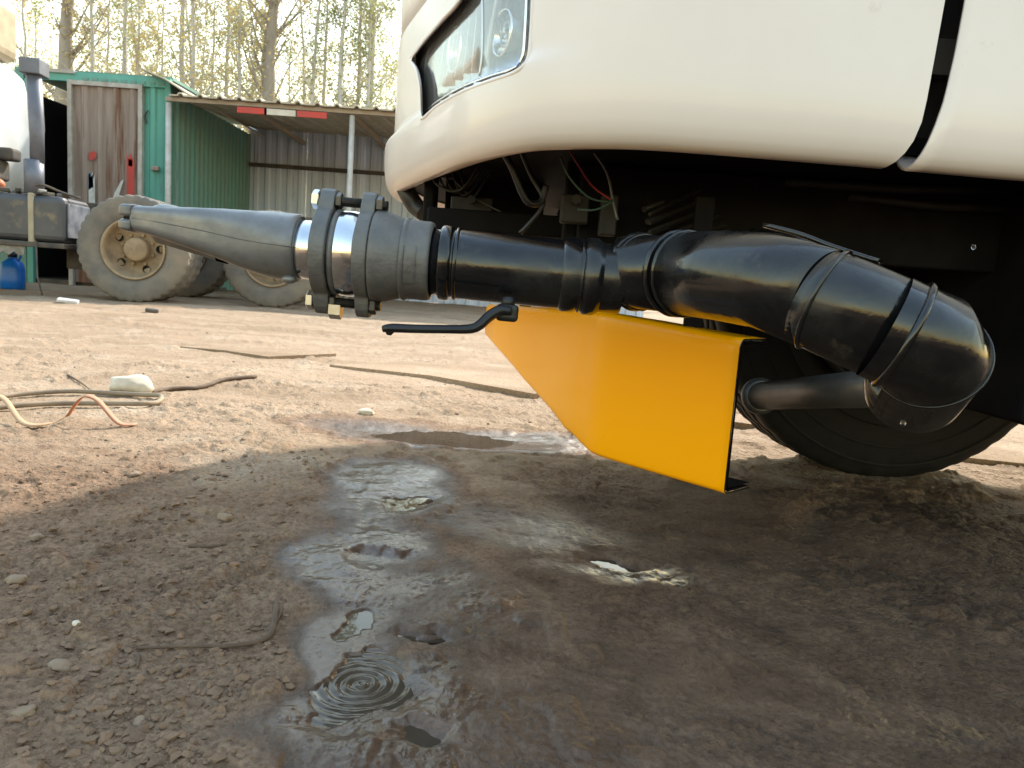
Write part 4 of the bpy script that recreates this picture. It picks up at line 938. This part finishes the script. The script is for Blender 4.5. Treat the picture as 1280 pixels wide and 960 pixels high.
# ------------------------------------------------------------------ trees
def limb(mb, a, d, L_, r, n=6, up=.25, seg=5):
    pts = [a.copy()]; p = a.copy(); d = d.normalized()
    for i in range(n):
        d = (d+Vector((random.uniform(-.12, .12), random.uniform(-.12, .12), up/n*1.6))).normalized(); p = p+d*(L_/n); pts.append(p.copy())
    mb.tube(pts, [max(.004, r*(1-.85*i/n)) for i in range(n+1)], seg, cap=False); return pts
def make_tree(hgt, r0, lean, nb, nl, bark, leaf, bare=2.2, lsz=.055):
    tr = MB(); n = 16; pts = []; cx = random.uniform(-.2, .2); cy = random.uniform(-.2, .2)
    for i in range(n+1):
        t = i/n; pts.append(Vector((lean*hgt*t+cx*math.sin(t*3)+random.uniform(-.03, .03), cy*math.sin(t*2.6), hgt*t)))
    pts[0].z = -.15
    tr.tube(pts, [r0*(1.25 if i == 0 else 1)*(1-.82*i/n) for i in range(n+1)], 12, cap=False)
    br = MB(); ends = []
    for k in range(nb):
        t = random.uniform(bare/hgt, .98); i = min(n-1, int(t*n)); a = pts[i].lerp(pts[i+1], t*n-i); az = random.uniform(0, 6.283); L_ = random.uniform(.7, 1.9)*(1.15-t*.6)
        q = limb(br, a, Vector((math.cos(az), math.sin(az), random.uniform(.4, 1.3))), L_, r0*.22*(1.1-t*.7), 6, .5, 4); ends.append(q)
        for m_ in range(4):
            j = random.randint(1, 5); az = random.uniform(0, 6.283)
            ends.append(limb(br, q[j], Vector((math.cos(az), math.sin(az), random.uniform(-.1, .9))), L_*random.uniform(.25, .5), r0*.07, 4, .3, 3))
    lf = []; fs = []
    for k in range(nl):
        q = random.choice(ends); j = random.randint(1, len(q)-1); c = q[j].lerp(q[j-1], random.random())+Vector((random.gauss(0, .07), random.gauss(0, .07), random.gauss(0, .07)))
        a = Vector((random.gauss(0, 1), random.gauss(0, 1), random.gauss(0, 1))).normalized(); b = a.orthogonal().normalized(); s_ = lsz*random.uniform(.6, 1.3); i = len(lf)
        lf += [c-a*s_*.6, c+b*s_*.45, c+a*s_*.6, c-b*s_*.45]; fs.append((i, i+1, i+2, i+3))
    lm = bpy.data.meshes.new('leaves'); lm.from_pydata([tuple(v) for v in lf], [], fs)
    root = empty('poplar_tree'); tr.build('trunk', bark, root)
    cr = br.build('crown', bark, root); link('leaves', lm, leaf, cr)
    return root
protos = [make_tree(random.uniform(7.0, 8.0), random.uniform(.055, .095), random.uniform(-.01, .03), 46, 1500, M['bark'], M['leaf' if k % 3 else 'leaf2']) for k in range(5)]
used = [False]*5; spots = []
cols = [52, 68, 103, 112, 135, 150, 162, 176, 190, 200, 213, 228, 236, 247, 262, 274, 288, 297, 306, 322, 352, 366, 381, 392, 398, 407, 417, 430, 441, 452, 463, 472, 484, 20, 36, 500]
for px in cols:
    d = random.choice([15.5, 17, 19, 21, 24, 27]) if px not in (103, 236, 297, 392, 407, 441) else 14.8
    c = P(px, 320, d); spots.append((c.x, c.y))
for k in range(5): spots.append((random.uniform(-24, 2), random.uniform(28, 40)))
for k in range(12): spots.append((-3.5+k*1.05+random.uniform(-.4, .4), random.uniform(17, 26)))
for i, (x, y) in enumerate(spots):
    k = i % 5
    t = protos[k] if not used[k] else copy_tree(protos[k]); used[k] = True
    t.location = (x, y, gz(x, y)); t.rotation_euler = (0, 0, random.uniform(-.7, .7) if i % 2 else random.uniform(0, 6.28)); s_ = random.uniform(.88, 1.05); t.scale = (s_, s_, s_)
    tag(t, 'slender pale poplar with sparse young leaves in the wood behind the shed', 'tree', 'slender poplars behind the shed')
for px, ln, lab in ((78, .07, 'thick brown leaning tree above the shed door'), (322, .06, 'thick leaning tree trunk rising over the lean-to roof')):
    t = make_tree(7.8, .215, ln, 40, 1500, M['bark_dark'], M['leaf'], bare=2.6); c = P(px-4, 300, 15.2); t.location = (c.x, c.y, gz(c.x, c.y)); tag(t, lab, 'tree')
# ------------------------------------------------------------------ things on the dirt
def stone(loc, r, sc, m, name, label, cat, group=None, seed=0, rz=0):
    bm = bmesh.new(); bmesh.ops.create_icosphere(bm, subdivisions=3, radius=1)
    for v in bm.verts:
        n = mnoise.noise(v.co*1.3+Vector((seed, 0, 0)))*.35+mnoise.noise(v.co*3.1+Vector((0, seed, 0)))*.14; v.co *= 1+n; v.co = Vector((v.co.x*r*sc[0], v.co.y*r*sc[1], v.co.z*r*sc[2]))
    me = bpy.data.meshes.new(name); bm.to_mesh(me); bm.free(); me.polygons.foreach_set('use_smooth', [True]*len(me.polygons))
    o = link(name, me, m); o.location = loc; o.rotation_euler = (0, 0, rz); return tag(o, label, cat, group)
stone(GG(166, 494, .035), .068, (1.1, .7, .48), M['stone_pale'], 'stone', 'large pale stone lying on the hose in the sunlit dirt', 'stone', seed=3.1)
for i, (px, py, r, lab) in enumerate(((510, 527, .0, ''), (45, 672, .010, 'flat tan stone at the far left of the shaded dirt'), (95, 797, .005, 'tiny whitish pebble in the shaded dirt on the left'), (75, 838, .011, 'small pink brown stone in the left foreground'), (30, 898, .009, 'small grey stone in the bottom left corner'), (174, 905, .007, 'small tan stone in the lower left foreground'), (458, 520, .022, 'flat pale stone at the edge of the wet mud'), (720, 548, .014, 'dark lump on the mud next to the yellow plate'), (170, 600, .012, 'brown clod at the edge of the shade on the left'), (282, 650, .013, 'dark clod left of the wet mud'), (20, 735, .011, 'flat tan stone by the left edge of the picture'))):
    if r: stone(GG(px, py, r*.3), r, (1.2, .9, .55), M['stone_pale' if 'whitish' in lab or 'edge of the wet' in lab else 'stone'], 'stone', lab, 'stone', seed=i*2.7, rz=i)
def gpath(pts, dz): return [GG(x, y, dz) for x, y in pts]
hz = cat_rom(gpath([(-60, 512), (0, 501), (40, 497), (90, 495), (140, 497), (175, 500), (200, 503), (198, 509), (180, 513), (140, 512), (90, 511), (40, 513), (0, 516), (-60, 522)], .012), 8)
tag(MB().tube(hz, .0075, 10).build('hose', M['cable']), 'looped dusty hose lying under the pale stone', 'hose')
tag(MB().tube(cat_rom(gpath([(188, 494), (205, 489), (222, 487), (245, 486), (262, 483), (280, 478), (320, 474)], .008), 6), .008, 8).build('rope', M['twig']), 'frayed brown rope end running right from the stone', 'rope')
# curled strap
def strap(pts, wd_, name, m, label, cat):
    c = cat_rom(pts, 6); rows = []
    for p in c: rows.append([p+Vector((0, -wd_/2, 0)), p+Vector((0, wd_/2, .002))])
    o = MB().grid(rows).build(name, M[m]); q = o.modifiers.new('t', 'SOLIDIFY'); q.thickness = .003; return tag(o, label, cat)
a = [GG(x, y) for x, y in ((-40, 520), (2, 522), (28, 538), (60, 540), (84, 530), (103, 534), (122, 534), (148, 536), (170, 534))]
for i, h in enumerate((.05, .055, .012, .004, .012, .075, .07, .012, .004)): a[i].z += h
strap(a[:5], .02, 'strap', 'strap_tan', 'dusty tan strap curling over the dirt at the left edge', 'strap')
strap(a[4:], .02, 'strap', 'strap', 'faded orange strap curling up in front of the hose', 'strap')
# sheets half buried in the dirt
def slab(px, wd_, th_, m, label, z0=.0, name='board'):
    g_ = [G(x, y) for x, y in px]; mb = MB(); n = len(g_)
    base = max(gz(q.x, q.y) for q in g_)+z0
    mb.add([(q.x, q.y, base-.03) for q in g_]+[(q.x, q.y, base+th_) for q in g_], [tuple(range(n))[::-1], tuple(range(n, 2*n))]+[(i, (i+1) % n, n+(i+1) % n, n+i) for i in range(n)])
    o = mb.build(name, M[m]); return tag(o, label, 'board')
slab([(412, 459), (540, 473), (668, 496), (760, 478), (640, 462), (520, 455)], 0, .010, 'ground', 'pale flat slab with a dark front edge lying behind the wet mud')
slab([(225, 437), (280, 442), (335, 450), (420, 446), (360, 438)], 0, .008, 'ground', 'thin dusty sheet in the sunlit dirt below the nozzle')
slab([(880, 528), (1000, 545), (1190, 577), (1330, 592), (1330, 565), (1150, 548), (960, 520)], 0, .014, 'ground', 'pale flat slab behind the black wheel')
# twigs
def twig(pts, r, label):
    root = cat_rom(gpath(pts, r*.8), 5); n = len(root)
    tag(MB().tube(root, [r*(1-.6*i/n) for i in range(n)], 8).build('twig', M['twig']), label, 'twig')
twig([(348, 750), (344, 768), (340, 790), (330, 800), (312, 806), (280, 811), (240, 813), (170, 817)], .0045, 'long brown twig lying bent in the shaded dirt')
twig([(356, 752), (350, 768), (343, 780)], .0028, 'short twig beside the bent end of the long twig')
twig([(172, 826), (173, 832), (172, 840)], .003, 'tiny pale stub of wood in the shaded dirt')
twig([(236, 682), (260, 684), (282, 683)], .0032, 'dark twig left of the wet mud')
twig([(85, 470), (100, 480), (115, 490)], .004, 'thin twig behind the hose in the sunlit dirt')
# litter in the yard
for px, py, m, s_, lab in ((190, 392, 'chassis', .10, 'small dark scrap on the sunlit dirt below the dual wheels'), (85, 381, 'paper', .16, 'white scrap of paper on the dirt near the parked truck')):
    g_ = GG(px, py, .015); o = MB().box((0, 0, 0), (s_, s_*.6, .03), bev=.008).build('scrap', M[m]); o.location = g_; o.rotation_euler = (.1, .1, .4); tag(o, lab, 'scrap')
# loose clods and gravel
def scatter(name, n, rmin, rmax, region, m, label, cat='gravel', power=2.4, dmax=9):
    bm = bmesh.new(); bmesh.ops.create_icosphere(bm, subdivisions=1, radius=1); bv = np.array([v.co for v in bm.verts]); bf = np.array([[v.index for v in f.verts] for f in bm.faces]); bm.free()
    xs_, ys_ = region(n); z, wet, pm, damp_shade = ground_fields(xs_, ys_); keep = (pm < .05) & (damp_shade < dmax) & (rng.random(n) > np.maximum(wet*3, damp_shade*.8)); xs_, ys_, z = xs_[keep], ys_[keep], z[keep]; n = len(xs_)
    r = rmin+(rmax-rmin)*rng.random(n)**power*1.0; V = np.zeros((n, len(bv), 3))
    jit = 1+.9*(rng.random((n, len(bv), 1))-.5); sc = np.stack([.7+.8*rng.random(n), .7+.8*rng.random(n), .4+.4*rng.random(n)], 1)
    V = bv[None]*jit*sc[:, None, :]*r[:, None, None]; a = rng.random(n)*6.283; c, s_ = np.cos(a)[:, None], np.sin(a)[:, None]
    V = np.stack([V[..., 0]*c-V[..., 1]*s_, V[..., 0]*s_+V[..., 1]*c, V[..., 2]], -1); V[..., 0] += xs_[:, None]; V[..., 1] += ys_[:, None]; V[..., 2] += (z+r*.15)[:, None]
    F = (bf[None]+(np.arange(n)*len(bv))[:, None, None]).reshape(-1, 3)
    me = bpy.data.meshes.new(name); me.from_pydata(V.reshape(-1, 3).tolist(), [], F.tolist()); tag(link(name, me, m), label, cat, kind='stuff')
def reg_left(n):
    u_ = rng.random(n); px = rng.normal(210, 150, n); py = 560+400*rng.random(n)**.9
    q = [G(float(a), float(b)) for a, b in zip(px, py)]; return np.array([v.x for v in q]), np.array([v.y for v in q])
def reg_all(n):
    px = -150+1600*rng.random(n); py = 400+560*rng.random(n)
    q = [G(float(a), float(b)) for a, b in zip(px, py)]; return np.array([v.x for v in q]), np.array([v.y for v in q])
scatter('dirt_clods', 4200, .0008, .0068, reg_left, M['clod'], 'loose brown dirt clods over the shaded dirt on the left', 'dirt', 3.6, .42)
scatter('grit', 2000, .001, .0075, reg_all, M['stone'], 'fine brown grit scattered across the yard', 'grit', 4.5, .12)
# crumbs standing along the pale wet sheet
# ------------------------------------------------------------------ drops
def drop(p, r, lab, grp):
    o = MB().sphere((0, 0, 0), r, 14, 10, (1, 1, 1.25)).build('water_drop', M['drop']); o.location = p; tag(o, lab, 'water drop', grp)
drop(P(1217, 309, .93), .0026, 'upper falling water drop right of the black elbow', None)
drop(P(1203, 394, .80), .003, 'water drop resting on top of the black elbow end', None)
drop(P(1129, 529, .86), .003, 'water drop hanging from the underside of the black elbow', None)
